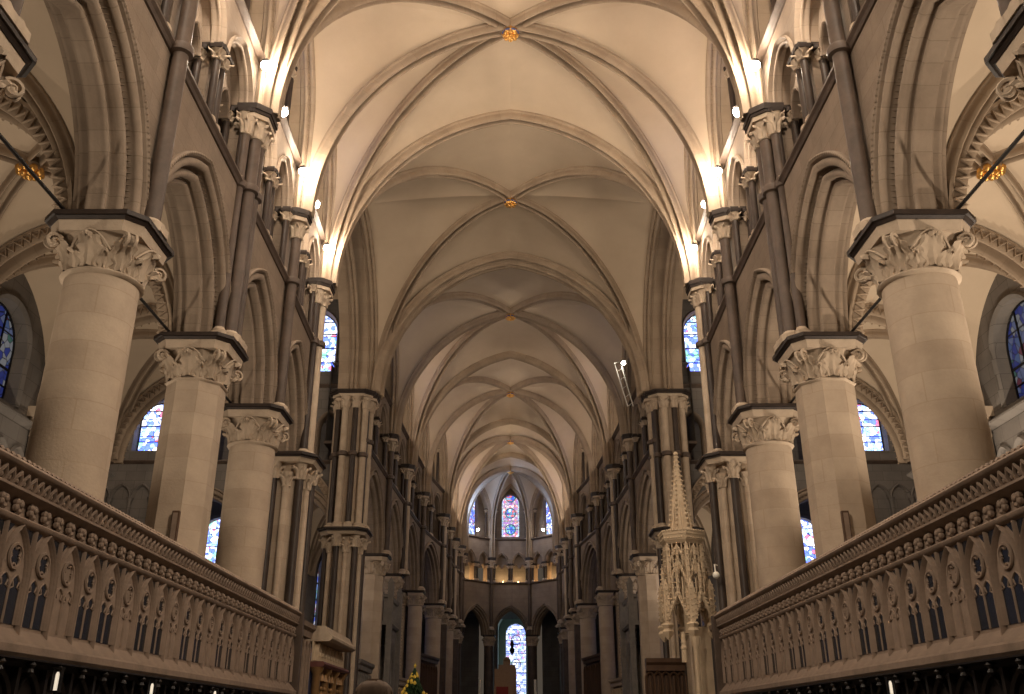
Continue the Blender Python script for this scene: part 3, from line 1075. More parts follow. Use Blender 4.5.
compartment(0, 1, 2, 0)
compartment(2, 3, 4, 1)
compartment(4, None, 5, 2)
compartment(5, 6, 7, 3)
compartment(7, 8, 9, 4, dog=False)
compartment(9, 10, 11, 5, dog=False)
for i in (0, 2, 4, 5, 7, 9, 11):
    transverse(i, heavy=i in (5,), dog=i < 9)

# apse vault
mbw = MB()
B = Vector((0, YC - .1, ZR))
keys = [(-1, 11), (-1, 20), (-1, 21), (-1, 22), (1, 22), (1, 21), (1, 20), (1, 11)]
ribs = [rib_curve(SPR[k], B) for k in keys]
for k, c in zip(keys, ribs):
    r = MB(); rib_sweep(r, c, .17, .34, False); r.build('apse_rib', M['rib'], CEIL)
for i in range(7):
    P, Q = SPR[keys[i]], SPR[keys[i + 1]]
    side_cell(mbw, None, ribs[i], P, Q, 21.2, 3.0, False)
    side_cell(mbw, None, ribs[i + 1], Q, P, 21.2, 3.0, False)
    m = Vector(((P[0] + Q[0]) / 2, (P[1] + Q[1]) / 2 - YC))
    wa = MB(); wall_arch_full(wa, P, Q, 21.2, 3.0, (m.x, m.y)); wa.build('wall_rib', M['rib'], CEIL)
for s in (-1, 1):
    t = rib_curve(SPR[(s, 11)], Vector((0, YN[11], ZR)))
    web(mbw, rib_curve(SPR[(s, 11)], B), t, .1)
mbw.build('vault_web', M['plaster'], CEIL, angle=16)
BOSSES.append((0, YC - .1, ZR - .4))


def make_boss():
    root = empty('roof_boss'); tag(root, 'x', 'roof boss')
    d = MB(); d.lathe([(.16, .22), (.30, .12), (.33, 0), (.26, -.08), (.1, -.1)], 20, fn=lambda a, z: 1 + .1 * math.cos(8 * a)); d.build('disc', M['gold'], root)
    f = MB()
    for i in range(8):
        a = i * PI / 4
        f.ball((.24 * math.cos(a), .24 * math.sin(a), -.06), .085, 8, 6)
    for i in range(5):
        a = i * 2 * PI / 5
        f.ball((.12 * math.cos(a), .12 * math.sin(a), -.12), .075, 8, 6)
    f.ball((0, 0, -.15), .08, 8, 6)
    f.build('leaf_carving', M['gold'], root)
    b = MB(); b.lathe([(.215, .05), (.33, .03), (.34, .0), (.32, -.03)], 24); b.build('painted_rim', M['blue'], root)
    return root


P_boss = Proto(make_boss)
for i, b in enumerate(BOSSES):
    P_boss((b[0], b[1], b[2] + .03), 0, '%s gilded carved roof boss from the front along the vault ridge' % ORD[i].capitalize(), 'roof bosses on the main ridge', (.8, .8, .9))

# ------------------------------------------------------------------ clerestory floods
def make_flood():
    root = empty('spotlight'); tag(root, 'x', 'spotlight')
    h = MB(); h.lathe([(.10, .03), (.12, .06), (.11, .12), (.05, .16)], 14); h.build('housing', M['iron'], root)
    l = MB(); l.ball((0, 0, 0), .12, 12, 9); l.build('lens', M['lamp'], root)
    b = MB(); b.tube([(0, 0, .12), (0, .0, .2), (0, .25, .2)], .02, 5); b.build('bracket', M['iron'], root)
    return root


P_flood = Proto(make_flood)
for sg, side in SIDES:
    k = 0
    for i in range(12):
        if i == 5: continue
        for dy in (-.5, 1.25):
            if dy > 0 and i >= 4: continue
            yy = YN[i] + dy; xx = XF[i] - .30
            if yy > 68: continue
            zl = 15.95
            if i >= 5: yy, xx, zl = YN[i] + .95, XF[i] + .22, 16.75   # set back behind the springings
            P_flood((sg * xx, yy, zl), 0, '%s spotlight from the front along the %s wall beside the vault springings' % (ORD[k].capitalize(), side), 'clerestory spotlights'); k += 1
            point_light('flood_light', (sg * (xx - .16), yy - .08, zl + .02), E_FLOOD * (1.0 if yy > 27 else (.62 if dy < 0 else 1.45)), WARM, .08)
    point_light('transept_fill', (sg * 13.5, 29.5, 13.0), 260, WARM, .2)  # unseen lamp added to brighten the crossing vault

# ------------------------------------------------------------------ floor and aisles
fm = MB(); fm.add([(-22, -4, 0), (22, -4, 0), (22, 96, 0), (-22, 96, 0)], [(0, 1, 2, 3)])
struct(fm.build('floor', M['floor'], smooth=False))

XA0, XA1 = 7.08, 12.0           # aisle: back of the arcade, face of the outer wall
ZA = 12.05


def chevron(mb, pts, o, dh, w, dp, size=.13, pitch=.2):
    """zigzag ornament on both edges of a rib"""
    n = len(pts)
    L_ = [0]
    for a, b in zip(pts[:-1], pts[1:]): L_.append(L_[-1] + (b - a).length)
    m = max(4, int(L_[-1] / pitch * 2))
    for sd in (-1, 1):
        line = []
        for k in range(m + 1):
            l = L_[-1] * k / m
            j = 0
            while j < n - 2 and L_[j + 1] < l: j += 1
            f = (l - L_[j]) / max(1e-6, L_[j + 1] - L_[j])
            p = pts[j].lerp(pts[j + 1], f); t = (pts[j + 1] - pts[j]).normalized()
            nn = dh * t.z + Vector((0, 0, -t.dot(dh)))
            line.append(p + o * (sd * (w + .01)) + nn * (dp * (.25 if k % 2 else .85)))
        mb.tube(line, .035, 4)


def aisle_bay(side, sg, y0, y1, x0a, x0b, x1, boss=True, ribs=True):
    root = AIS[side]
    zs = ZAB + .02
    c = [(sg * x0a, y0, zs), (sg * x0b, y1, zs), (sg * x1, y0, zs), (sg * x1, y1, zs)]
    xm = (x0a + x0b) / 4 + x1 / 2
    B = Vector((sg * xm, (y0 + y1) / 2, ZA))
    d = [rib_curve(p, B, 16) for p in c]
    mbw = MB()
    pairs = [(0, 1), (0, 2), (1, 3), (2, 3)]
    for i, j in pairs:
        m = (Vector(c[i]) + Vector(c[j])) / 2; m.z = ZA - .1
        for a, b in ((i, j), (j, i)):
            web(mbw, d[a], rib_curve(c[a], m, 16), .06, 6)
    mbw.build('aisle_vault_web', M['plaster'], root, angle=60)
    if not ribs: return B
    r = MB()
    for k in d: rib_sweep(r, k, .15, .22, False)
    r.build('aisle_diagonal_rib', M['rib'], root)
    return B


def aisle_transverse(side, sg, y, x0, x1, w=.3):
    r = MB()
    m = Vector((sg * (x0 + x1) / 2, y, ZA - .1))
    for p in ((sg * x0, y, ZAB), (sg * x1, y, ZAB)):
        k = rib_curve(p, m, 16)
        rib_sweep(r, k, w, .30, False)
        dh = Vector((k[-1].x - k[0].x, 0, 0)).normalized()
        chevron(r, k, Vector((0, 1, 0)), dh, w, .30)
    r.build('aisle_transverse_arch', M['rib'], AIS[side])


AIS = {}
AB = []
for sg, side in SIDES:
    AIS[side] = struct(empty('ceiling_aisle_' + side))
    ys = [3.4, 8.1, 12.9, 17.6, 22.0, 26.4]
    for i in range(5):
        B = aisle_bay(side, sg, ys[i], ys[i + 1], XA0, XA0, XA1)
        if i >= 1: AB.append((B, side, i))
        aisle_transverse(side, sg, ys[i + 1], XA0, XA1)
    ys2 = [37.6, 42.9, 48.6, 54.8, 61.0, 69.5]
    xs2 = [7.1, 7.05, 6.8, 6.5, 5.5, 5.1]
    for i in range(5):
        aisle_bay(side, sg, ys2[i], ys2[i + 1], xs2[i], xs2[i + 1], 10.6, ribs=i < 3)
        if i < 3: aisle_transverse(side, sg, ys2[i], xs2[i], 10.6)
    # outer aisle wall with windows, ledge and blind arcade
    wr = struct(empty('wall_aisle_' + side))
    F = Frame((sg * XA1, 3.4), (sg * XA1, 26.4), (sg, 0))
    wins = [(y - 3.4, .98, 0.0, 10.1, 0.0, 8.75) for y in (5.75, 10.5, 15.25, 19.8, 24.2)]
    mb = MB(); pierced(mb, F, 0, F.L, 0, 12.6, 0.0, wins, 12)
    mb.build('aisle_wall', M['greywall'], wr, smooth=False)
    for k, (s, h, e, z, _, sl) in enumerate(wins):
        mb = MB(); sweep_arch(mb, F, s, z, h, e, [(.16, -.02), (.1, -.07), (.02, -.02), (0, 0), (-.02, .35)], 12, zb=sl); mb.build('window_arch', M['greywall'], wr)
        wn = struct(empty('window_aisle_%s_%d' % (side, k + 1)))
        pane(F, s, h, e, z, sl, .33, M['glass_dark'], 'glass', wn)
        mb = MB()
        for q in (-h / 3, h / 3): mb.fbox(F, s + q - .015, s + q + .015, .29, .33, sl, z + h * .9)
        for q in (.45, .9): mb.fbox(F, s - h, s + h, .29, .33, sl + q, sl + q + .03)
        sweep_arch(mb, F, s, z, h, e, [(0, .30), (-.06, .28), (-.06, .34)], 12, zb=sl)
        mb.build('window_frame', M['iron'], wn, smooth=False)
    mb = MB(); string(mb, F, 8.5, 0, F.L, .2); string(mb, F, 6.6, 0, F.L, .1); mb.build('ledge', M['greywall'], wr, smooth=False)
    mb = MB()
    n = int(F.L / .78)
    for k in range(n):
        s = (k + .5) * F.L / n
        sweep_arch(mb, F, s, 7.45, .27, .12, [(.11, 0), (.11, -.05), (.06, -.10), (.02, -.05), (0, -.02), (0, .0)], 8)
        ss = s + F.L / n / 2
        x, y, _ = F(ss, -.07, 0)
        mb.lathe([(.06, 5.6), (.06, 7.25), (.10, 7.38), (.12, 7.45)], 10, (x, y, 0))
    mb.build('blind_arcade', M['greywall'], wr)
    for y in (8.1, 12.9, 17.6, 22.0):
        mb = MB()
        for dy in (-.32, 0, .32):
            mb.lathe([(.15, 0), (.15, ZAB - .75), (.17, ZAB - .72), (.16, ZAB - .6), (.24, ZAB - .26)], 14, (sg * (XA1 - (.18 if dy else .28)), y + dy, 0))
        mb.fbox(lambda s, n_, z: (sg * (XA1 - n_), y + s, z), -.62, .62, 0, .58, ZAB - .26, ZAB)
        mb.build('wall_respond', M['carved'], wr)


def make_aisle_boss():
    root = empty('aisle_boss'); tag(root, 'x', 'roof boss')
    f = MB()
    for i in range(8):
        a = i * PI / 4
        f.ball((.20 * math.cos(a), .20 * math.sin(a), 0), .085, 8, 6)
        f.ball((.12 * math.cos(a + .4), .12 * math.sin(a + .4), -.08), .06, 7, 5)
    f.ball((0, 0, -.1), .09, 8, 6)
    f.build('leaf_carving', M['gold'], root)
    d = MB(); d.lathe([(.1, .2), (.24, .12), (.24, 0), (.1, -.04)], 16); d.build('disc', M['rib'], root)
    return root


P_ab = Proto(make_aisle_boss)
for B, side, i in AB:
    P_ab((B.x, B.y, B.z - .28), 0, 'gilded foliate boss of the %s aisle vault, %s bay from the front' % (side, ORD[i - 1]), 'aisle vault bosses')

# iron tie rods across the arcade arches
for sg, side in SIDES:
    ys = [8.1, 12.9, 17.6, 22.0, 26.4]
    for i in range(4):
        m = MB(); y0, y1 = ys[i] + .45, ys[i + 1] - .45
        m.tube([(sg * 6.95, y0, ZAB + .05), (sg * 6.95, y1, ZAB + .05)], .03, 6)
        for y in (y0, y1): m.box((sg * 6.95, y, ZAB + .04), (.12, .12, .1))
        o = m.build('tie_rod', M['iron'])
        tag(o, 'dark iron tie rod across the %s arch of the %s arcade from the front' % (ORD[i], side), 'tie rod', 'iron tie rods in the arcades')

# ------------------------------------------------------------------ transepts
for sg, side in SIDES:
    wr = struct(empty('wall_transept_' + side))
    Y1 = 37.45
    F = Frame((sg * 6.5, Y1), (sg * 19, Y1), (0, 1))
    mb = MB()
    low = (2.75, 1.75, .25, 8.75, 0.4, 0)
    low2 = (6.3, 1.35, .3, 8.9, .36, 0)
    pierced(mb, F, 0, F.L, 0, 12.0, 0, [low, low2], 14)
    tri = [(s, .42, .3, 13.55, .1, 12.1) for s in (1.35, 2.4, 3.45, 4.8, 5.85)]
    mid = (8.85, .86, .0, 13.95, .0, 12.5)
    pierced(mb, F, 0, F.L, 12.0, 15.4, 0, tri + [mid], 10)
    cl = (2.35, 1.0, 0, 18.2, .0, 16.2)
    pierced(mb, F, 0, F.L, 15.4, 22.5, .15, [cl, (7.6, 1.0, 0, 18.2, 0, 16.2)], 12)
    mb.build('transept_east_wall', M['greywall'], wr, smooth=False)
    mb = MB()
    for c in (low, low2):
        sweep_arch(mb, F, c[0], c[3], c[1], c[2], [(.44, 0), (.44, -.08), (.38, -.1), (.34, 0)] + roll(.25, .04, .07, -60, -200, 5) + [(.16, .1)] + roll(.08, .16, .07, -60, -200, 5) + [(0, .25), (0, .8)], 14, zb=0)
        arch_beads(mb, F, c[0], c[3], c[1], c[2], .17, .06, .16, .05, .06)
    for s, h, e, z, w, sl in tri:
        sweep_arch(mb, F, s, z, h, e, [(.12, 0), (.1, -.05), (.05, -.02), (0, .1), (0, .5)], 8, zb=sl)
    for c in (cl, (7.6, 1.0, 0, 18.2, 0, 16.2)):
        sweep_arch(mb, F, c[0], c[3], c[1], c[2], [(.1, .12), (.05, .06), (0, .15), (-.04, .55)], 12, zb=c[5])
    mb.build('transept_arches', M['arch'], wr)
    mb = MB(); sweep_arch(mb, F, mid[0], mid[3], mid[1], 0, [(.2, 0), (.15, -.08), (.06, -.02), (0, .0), (-.03, .55)], 12, zb=mid[5])
    for k in range(9):
        s_ = 8.0 + .5 + k * .86 - .4
        sweep_arch(mb, F, s_, 10.45, .33, .2, [(.12, 0), (.12, -.06), (.06, -.12), (.0, -.06), (-.02, .0)], 8)
        x_, y_, _ = F(s_ + .43, -.10, 0); mb.lathe([(.08, 8.4), (.08, 10.2), (.13, 10.38), (.15, 10.45)], 10, (x_, y_, 0))
    mb.fbox(F, 7.7, 12.5, -.2, 0, 8.0, 8.4)
    mb.build('blind_arcade', M['greywall'], wr)
    wn = struct(empty('window_chapel_%s' % side)); FC = Frame((sg * 10, 41.5), (sg * 16, 41.5), (0, 1)); pane(FC, 3.3, .9, 0, 9.6, 7.6, .3, M['glass'], 'glass', wn)
    mb = MB(); pierced(mb, FC, .9, 6, 0, 12.6, 0, [(3.3, .9, 0, 9.6, 0, 7.6)], 10); sweep_arch(mb, FC, 3.3, 9.6, .9, 0, [(.12, -.05), (0, 0), (-.03, .35)], 10, zb=7.6); mb.build('chapel_wall', M['greywall'], wr, smooth=False)
    mb = MB(); string(mb, F, 12.0, 0, F.L, .14); string(mb, F, 15.45, 0, F.L, .14)
    mb.build('string_course', M['brownshaft'], wr, smooth=False)
    for k, c in enumerate((cl, (7.6, 1.0, 0, 18.2, 0, 16.2), mid)):
        wn = struct(empty('window_transept_%s_%d' % (side, k + 1)))
        pane(F, c[0], c[1], 0, c[3], c[5], .5, M['glass'], 'glass', wn)
        mb = MB()
        for q in (.5, 1.2, 1.9, 2.5): mb.fbox(F, c[0] - 1, c[0] + 1, .44, .49, c[5] + q, c[5] + q + .04)
        sweep_arch(mb, F, c[0], c[3], c[1], c[2], [(0, .45), (-.07, .44), (-.07, .52)], 12, zb=c[5])
        mb.build('window_frame', M['iron'], wn, smooth=False)
    mb = MB()
    mb.add([F(0, 1.2, 12), F(F.L, 1.2, 12), F(F.L, 1.2, 15.4), F(0, 1.2, 15.4)], [(0, 1, 2, 3)])
    mb.build('triforium_back', M['greywall'], wr, smooth=False)
    # far end and west wall of the transept
    mb = MB()
    mb.add([(sg * 19, 26, 0), (sg * 19, 38, 0), (sg * 19, 38, 22.5), (sg * 19, 26, 22.5)], [(0, 1, 2, 3)])
    mb.add([(sg * 12, 26.4, 0), (sg * 19, 26.4, 0), (sg * 19, 26.4, 22.5), (sg * 12, 26.4, 22.5)], [(0, 1, 2, 3)])
    mb.add([(sg * 7.0, 26.6, ZT - .3), (sg * 12.1, 26.6, ZT - .3), (sg * 12.1, 26.6, 22.5), (sg * 7.0, 26.6, 22.5)], [(0, 1, 2, 3)])
    for y0 in (26.55,):
        mb.box((sg * (7.05 if y0 < 30 else 6.65), y0, 15.6), (1.5 if y0 < 30 else .7, .35, 12.6))
    mb.build('transept_walls', M['wall'], wr, smooth=False)
    # pointed transept vault
    a = wall_rib((sg * 5.9, 26.4, 14.85), (sg * 5.9, 37.1, 14.85), stilt=4.6, apex=21.3)
    b = wall_rib((sg * 5.9, 37.1, 14.85), (sg * 5.9, 26.4, 14.85), stilt=4.6, apex=21.3)
    path = a[6:] + list(reversed(b[6:]))[1:]
    mb = MB(); mb.grid([[tuple(p + Vector((sg * t, 0, .05))) for p in path] for t in (0.6, 5, 9, 13.2)])
    mb.build('transept_vault', M['plaster'], CEIL, angle=60)
    wa = MB(); wall_arch_full(wa, (sg * 6.75, 26.6, 14.85), (sg * 6.75, 37.0, 14.85), 20.6, .4, (sg, 0), .75); wa.build('transept_arch_rib', M['rib'], CEIL)
    spot_light('transept_fill_spot', (sg * 10.5, 30, 12), (sg * 7, 32, 21), 120, 140)  # added fill spot, out of view, for the transept and crossing
    # aisle window walls of the presbytery
    w2 = struct(empty('wall_presbytery_aisle_' + side))
    F = Frame((sg * 10.6, 37.5), (sg * 10.6, 84), (sg, 0))
    ops = [(s, 1.0, 0, 9.2, 0, 4.6) for s in (2.7, 8.3, 14.2, 20.4, 27.5, 32.5, 37.5)]
    mb = MB(); pierced(mb, F, 0, F.L, 0, 12.6, 0, ops, 10); mb.build('aisle_wall', M['greywall'], w2, smooth=False)
    mb = MB()
    for o in ops: sweep_arch(mb, F, o[0], o[3], o[1], 0, [(.12, -.05), (0, 0), (-.02, .4)], 10, zb=o[5])
    mb.build('window_arches', M['greywall'], w2)
    for k, o in enumerate(ops):
        wn = struct(empty('window_presbytery_%s_%d' % (side, k + 1)))
        pane(F, o[0], o[1], 0, o[3], o[5], .35, M['glass_dim'], 'glass', wn)
        mb = MB()
        for q in range(1, 6): mb.fbox(F, o[0] - 1, o[0] + 1, .3, .34, o[5] + q * .9, o[5] + q * .9 + .04)
        mb.build('window_frame', M['iron'], wn, smooth=False)

# ------------------------------------------------------------------ ambulatory and east chapel behind the apse
ea = struct(empty('wall_ambulatory'))
mb = MB()
pts = []
for k in range(25):
    a = PI * k / 24
    pts.append((10.6 * math.cos(a), 74 + 9.0 * math.sin(a)))
for (x0, y0), (x1, y1) in zip(pts[:-1], pts[1:]):
    if abs((x0 + x1) / 2) < 2.3: continue
    mb.add([(x0, y0, 0), (x1, y1, 0), (x1, y1, 13), (x0, y0, 13)], [(0, 1, 2, 3)])
mb.build('ambulatory_wall', M['greywall'], ea, smooth=False)
mb = MB()
inn = list(reversed(ring))
P = []
for x, y in inn:
    v = Vector((x, y - YC)).normalized()
    q = []
    for t in range(7):
        k = t / 6
        r0 = Vector((x, y - YC)).length + .8
        rr = r0 + (10.3 - r0) * k
        yy = min(YC + v.y * rr, 83.2)
        q.append((v.x * rr, yy, 11.6 - 1.2 * k * k))
    P.append(q)
mb.grid(P); mb.build('ambulatory_vault', M['greywall'], ea, angle=60)
F = Frame((-2.3, 82.7), (2.3 + .0, 82.7), (0, 1))
mb = MB(); pierced(mb, F, 0, 4.6, 0, 13, 0, [(2.75, 1.55, .1, 9.7, 0, 0)], 14)
mb.build('chapel_arch_wall', M['greywall'], ea, smooth=False); mb = MB()
sweep_arch(mb, F, 2.75, 9.7, 1.55, .1, [(.0, 0), (0, .3), (0, 4.6)], 14, zb=0)
mb.build('chapel_barrel', M['green'], ea)
F2 = Frame((-2.3, 87.2), (2.3, 87.2), (0, 1))
mb = MB(); pierced(mb, F2, 0, 4.6, 0, 13, 0, [(2.80, .93, 0, 9.5, 0, 2)], 12)
sweep_arch(mb, F2, 2.80, 9.5, .93, 0, [(.1, -.03), (0, 0), (-.03, .4)], 12, zb=2)
mb.build('chapel_east_wall', M['green'], ea)
wn = struct(empty('window_east'))
pane(F2, 2.80, .93, 0, 9.5, 2, .35, M['glass_east'], 'glass', wn)
mb = MB()
for q in range(0, 9): mb.fbox(F2, 1.87, 3.73, .3, .34, 2.3 + q * .95, 2.34 + q * .95)
for z in (9.0, 6.9, 4.8):
    mb.tube([F2(2.8 + .42 * math.cos(2 * PI * k / 20), .3, z + .42 * math.sin(2 * PI * k / 20)) for k in range(20)], .035, 5, closed=True)
mb.build('window_frame', M['iron'], wn, smooth=False)
area_light('east_daylight', (.5, 86.9, 6.5), (.5, 80, 6.5), E_DAY * .45, 1.7, 6, (.62, .85, .80))
# daylight through the apse windows
for s, y, e in ((-1, 74.0, 1.0), (1, 76.9, 1.6)):
    pass
area_light('apse_daylight', (-3.8, 74.04, 18.2), (3.2, 75.2, 19.3), E_DAY * 1.5, 1.1, 2.6, (.42, .60, 1.0))
area_light('apse_daylight', (3.7, 74.04, 18.6), (-2.5, 76.2, 18.5), E_DAY * .3, 1.1, 2.6, (.42, .60, 1.0))

# small lamps on the apse ledges
def make_ledge_lamp():
    root = empty('ledge_lamp'); tag(root, 'x', 'lamp')
    b = MB(); b.lathe([(.07, 0), (.07, .05), (.04, .08)], 10); b.build('base', M['iron'], root)
    l = MB(); l.ball((0, 0, .13), .05, 8, 6); l.build('bulb', M['lamp_warm'], root)
    return root


P_ledge = Proto(make_ledge_lamp)
spots = []
for i in range(1, 6):
    a, b = ring[i], ring[i + 1]
    m = Vector(((a[0] + b[0]) / 2, (a[1] + b[1]) / 2 - YC)); F = Frame(a, b, m)
    for j, s in enumerate((F.L * .3, F.L * .7)):
        p = F(s, .95, ZT + .1); spots.append(p)
for k, p in enumerate(spots):
    P_ledge(p, 0, 'small warm lamp on the floor of the apse triforium, %s from the left' % ORD[k], 'apse triforium lamps')
    point_light('ledge_light', (p[0], p[1], p[2] + .35), 22, (1, .62, .28), .05)
for s, side in SIDES:
    P_flood((s * 2.75, 76.3, ZC + .55), 0, 'small white spotlight under the apse windows on the %s' % side, 'apse spotlights')
    point_light('flood_light', (s * 2.6, 76.0, ZC + .75), 14, WARM, .08)

# ------------------------------------------------------------------ choir screens
PITCH = .66
YS0 = 8.06
XS = 5.6
SZ0, SZ1 = 2.46, 4.40


def screen_panel(fill):
    """local: x along, y outwards from the nave, z up; origin at the panel's lower left"""
    mb = MB()
    F = lambda s, n, z: (s, n, z)
    c = PITCH / 2
    e = e_for(.28, .57)
    bar = [(.05, .03), (.05, -.02), (.036, -.045), (.022, -.03), (.016, -.012), (.004, -.022), (-.006, -.008), (-.012, .03)]
    sweep_arch(mb, F, c, 3.12, .28, e, bar, 12, zb=2.66)
    # sub lights and mullion
    bar2 = [(.010, .03), (.010, .004), (0, -.008), (-.010, .004), (-.011, .03)]
    for q in (-.125, .125):
        sweep_arch(mb, F, c + q, 3.02, .115, e_for(.115, .17), bar2, 8, zb=2.66)
        for sgn in (-1, 1):   # cusps
            mb.tube([(c + q + sgn * .10, .004, 3.04), (c + q + sgn * .045, .004, 3.06), (c + q + sgn * .075, .004, 3.12)], .013, 5)
    # quatrefoil in its circle
    mb.tube([(c + .135 * math.cos(2 * PI * k / 20), .0, 3.385 + .135 * math.sin(2 * PI * k / 20)) for k in range(20)], .024, 6, closed=True)
    for k in range(4):
        a = PI / 4 + k * PI / 2
        mb.tube([(c + .075 * math.cos(a) + .052 * math.cos(b), .004, 3.385 + .075 * math.sin(a) + .052 * math.sin(b)) for b in [a - 1.9 + 3.8 * i / 8 for i in range(9)]], .016, 5)
    # buttress shaft between panels, ends in a sloping foot
    mb.prism([(-.024, -.025), (-.011, -.056), (.011, -.056), (.024, -.025), (.024, .03), (-.024, .03)], 2.54, 3.30)
    mb.prism([(-.014, -.02), (.0, -.042), (.014, -.02), (.014, .03), (-.014, .03)], 3.30, 3.72)
    # sloping sill
    mb.add([(0, -.11, 2.50), (PITCH, -.11, 2.50), (PITCH, .03, 2.64), (0, .03, 2.64), (0, -.13, 2.46), (PITCH, -.13, 2.46)], [(0, 1, 2, 3), (4, 5, 1, 0)])
    mb.add([(0, .012, 2.6), (PITCH, .012, 2.6), (PITCH, .012, 3.74), (0, .012, 3.74)], [(0, 1, 2, 3)])
    if not fill:      # dark glazed openings: two lights and the quatrefoil
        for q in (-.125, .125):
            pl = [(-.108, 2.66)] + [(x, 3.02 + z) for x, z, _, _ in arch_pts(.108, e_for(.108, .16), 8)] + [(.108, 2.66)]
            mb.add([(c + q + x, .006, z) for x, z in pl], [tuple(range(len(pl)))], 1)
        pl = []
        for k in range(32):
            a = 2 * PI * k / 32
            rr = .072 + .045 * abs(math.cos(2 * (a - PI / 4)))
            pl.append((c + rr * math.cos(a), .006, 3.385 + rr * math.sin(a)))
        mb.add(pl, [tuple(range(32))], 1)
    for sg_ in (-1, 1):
        mb.add([(c + sg_ * .13, .006, 3.715), (c + sg_ * .30, .006, 3.715), (c + sg_ * .30, .006, 3.55)], [(0, 1, 2)], 1)  # dark colour painted in as the shade of the small open triangles
    return mb


b = MB()
for q in range(4):
    a = q * PI / 2 + PI / 4
    b.ball((.065 * math.cos(a), -.0, .055 * math.sin(a)), .058, 7, 5)
    b.ball((.10 * math.cos(a), .01, .08 * math.sin(a)), .03, 6, 4)
b.ball((0, -.045, 0), .045, 7, 5)
b.tube([(0, .0, -.04), (.0, -.03, -.10), (0, .0, -.13)], [.05, .045, .03], 6)
flower = b.build('carved_flower', M['screen'])
pan = {f: screen_panel(f).build('tracery_panel', [M['screen'], M['darkglass_shade']]) for f in (False, True)}
for sg, side in SIDES:
    root = empty('choir_screen', (sg * XS, YS0, 0), PI / 2)
    tag(root, 'long carved stone choir screen with pointed tracery panels along the %s of the choir' % side, 'screen', 'choir screens')
    if sg > 0: root.scale = (1, -1, 1)
    NP = 25 if sg < 0 else 26
    ln = PITCH * NP
    F = lambda s, n, z: (s, n, z)
    for k in range(NP):
        o = pan[k % 3 == 2]
        c = o.copy(); COL.objects.link(c); c.parent = root; c.location = (k * PITCH, 0, 0)
    b = MB(); b.fbox(F, 0, ln, .02, .20, 2.46, 3.76); b.build('backing_panel', M['screen'], root, smooth=False)
    b = MB(); profile_run(b, F, 0, ln, [(.2, 2.30), (-.12, 2.30), (-.17, 2.36), (-.17, 2.44), (-.14, 2.47), (.2, 2.47)]); b.build('base_rail', M['screen'], root, smooth=False)
    b = MB(); profile_run(b, F, 0, ln, [(.3, 3.72), (.0, 3.72), (-.05, 3.75), (-.06, 3.79), (-.04, 3.81), (.04, 3.83), (.06, 3.90), (.04, 3.99), (-.06, 4.04), (-.10, 4.06), (-.10, 4.09), (-.04, 4.11), (.0, 4.14), (-.0, 4.22), (-.08, 4.26), (-.14, 4.29), (-.16, 4.33), (-.14, 4.36), (-.06, 4.38), (.5, 4.38), (.5, 3.72)]); b.build('cornice', M['screen'], root, angle=50)
    for k in range(2 * NP):
        c = flower.copy(); COL.objects.link(c); c.parent = root; c.location = ((k + .5) * .33, -.0, 3.925); c.scale = (.8, .8, .8)
    b = MB()
    for k in range(int(ln / .165)):
        s = (k + .5) * .165
        b.tube([(s - .065, -.04, 4.10), (s - .06, -.08, 4.17), (s, -.10, 4.245), (s + .06, -.08, 4.17), (s + .065, -.04, 4.10)], .022, 5)
        b.ball((s, -.05, 4.15), .034, 6, 4)
    b.build('dentil_band', M['screen'], root)
    b = MB()
    for k in range(int(ln / .12)):
        s = k * .12
        b.tube([(s, -.10, 4.37), (s + .07, -.03, 4.43), (s + .11, .03, 4.40)], .024, 4)
    b.build('cresting', M['screen'], root)
    b = MB(); b.fbox(F, ln - .02, ln + .14, -.2, .5, 0, 4.36); b.build('end_post', M['brownshaft'], root, smooth=False)
for o in list(pan.values()) + [flower]:
    bpy.data.objects.remove(o)

# dark oak stalls under the screens
def arch_panel_stall():
    mb = MB()
    F = lambda s, n, z: (s, n, z)
    mb.fbox(F, 0, .66, .05, .1, .0, 2.3)
    mb.fbox(F, -.03, .03, -.35, .1, 0, 1.2)
    mb.fbox(F, -.035, .035, -.04, .1, 1.2, 2.3)
    sweep_arch(mb, F, .33, 1.75, .27, .15, [(.05, .05), (.03, -.03), (0, .0), (0, .05)], 8, zb=1.1)
    mb.fbox(F, 0, .66, -.4, .1, .45, .5)
    mb.tube([(0, -.38, .95), (.33, -.42, .98), (.66, -.38, .95)], .03, 5)
    return mb


b = MB(); b.lathe([(.01, 2.12), (.05, 2.16), (.03, 2.2), (.06, 2.24), (.03, 2.28)], 8)
fin = b.build('drop_finial', M['wood'])
st = arch_panel_stall().build('seat_bay', M['wood'])
for sg, side in SIDES:
    root = empty('choir_stalls', (sg * (XS - .1), YS0, 0), PI / 2)
    tag(root, 'row of dark oak choir stalls under the stone screen on the %s' % side, 'choir stalls', 'choir stalls')
    NP = 25 if sg < 0 else 26
    if sg > 0: root.scale = (1, -1, 1)
    for k in range(NP):
        c = st.copy(); COL.objects.link(c); c.parent = root; c.location = (k * .66, 0, 0)
    b = MB(); F = lambda s, n, z: (s, n, z)
    profile_run(b, F, 0, PITCH * NP, [(.1, 2.2), (-.05, 2.22), (-.12, 2.26), (-.2, 2.28), (-.2, 2.30), (.1, 2.30)])
    b.build('canopy_rail', M['wood'], root, smooth=False)
    for k in range(NP):
        c = fin.copy(); COL.objects.link(c); c.parent = root; c.location = (k * .66, -.15, 0)
bpy.data.objects.remove(fin)
bpy.data.objects.remove(st)


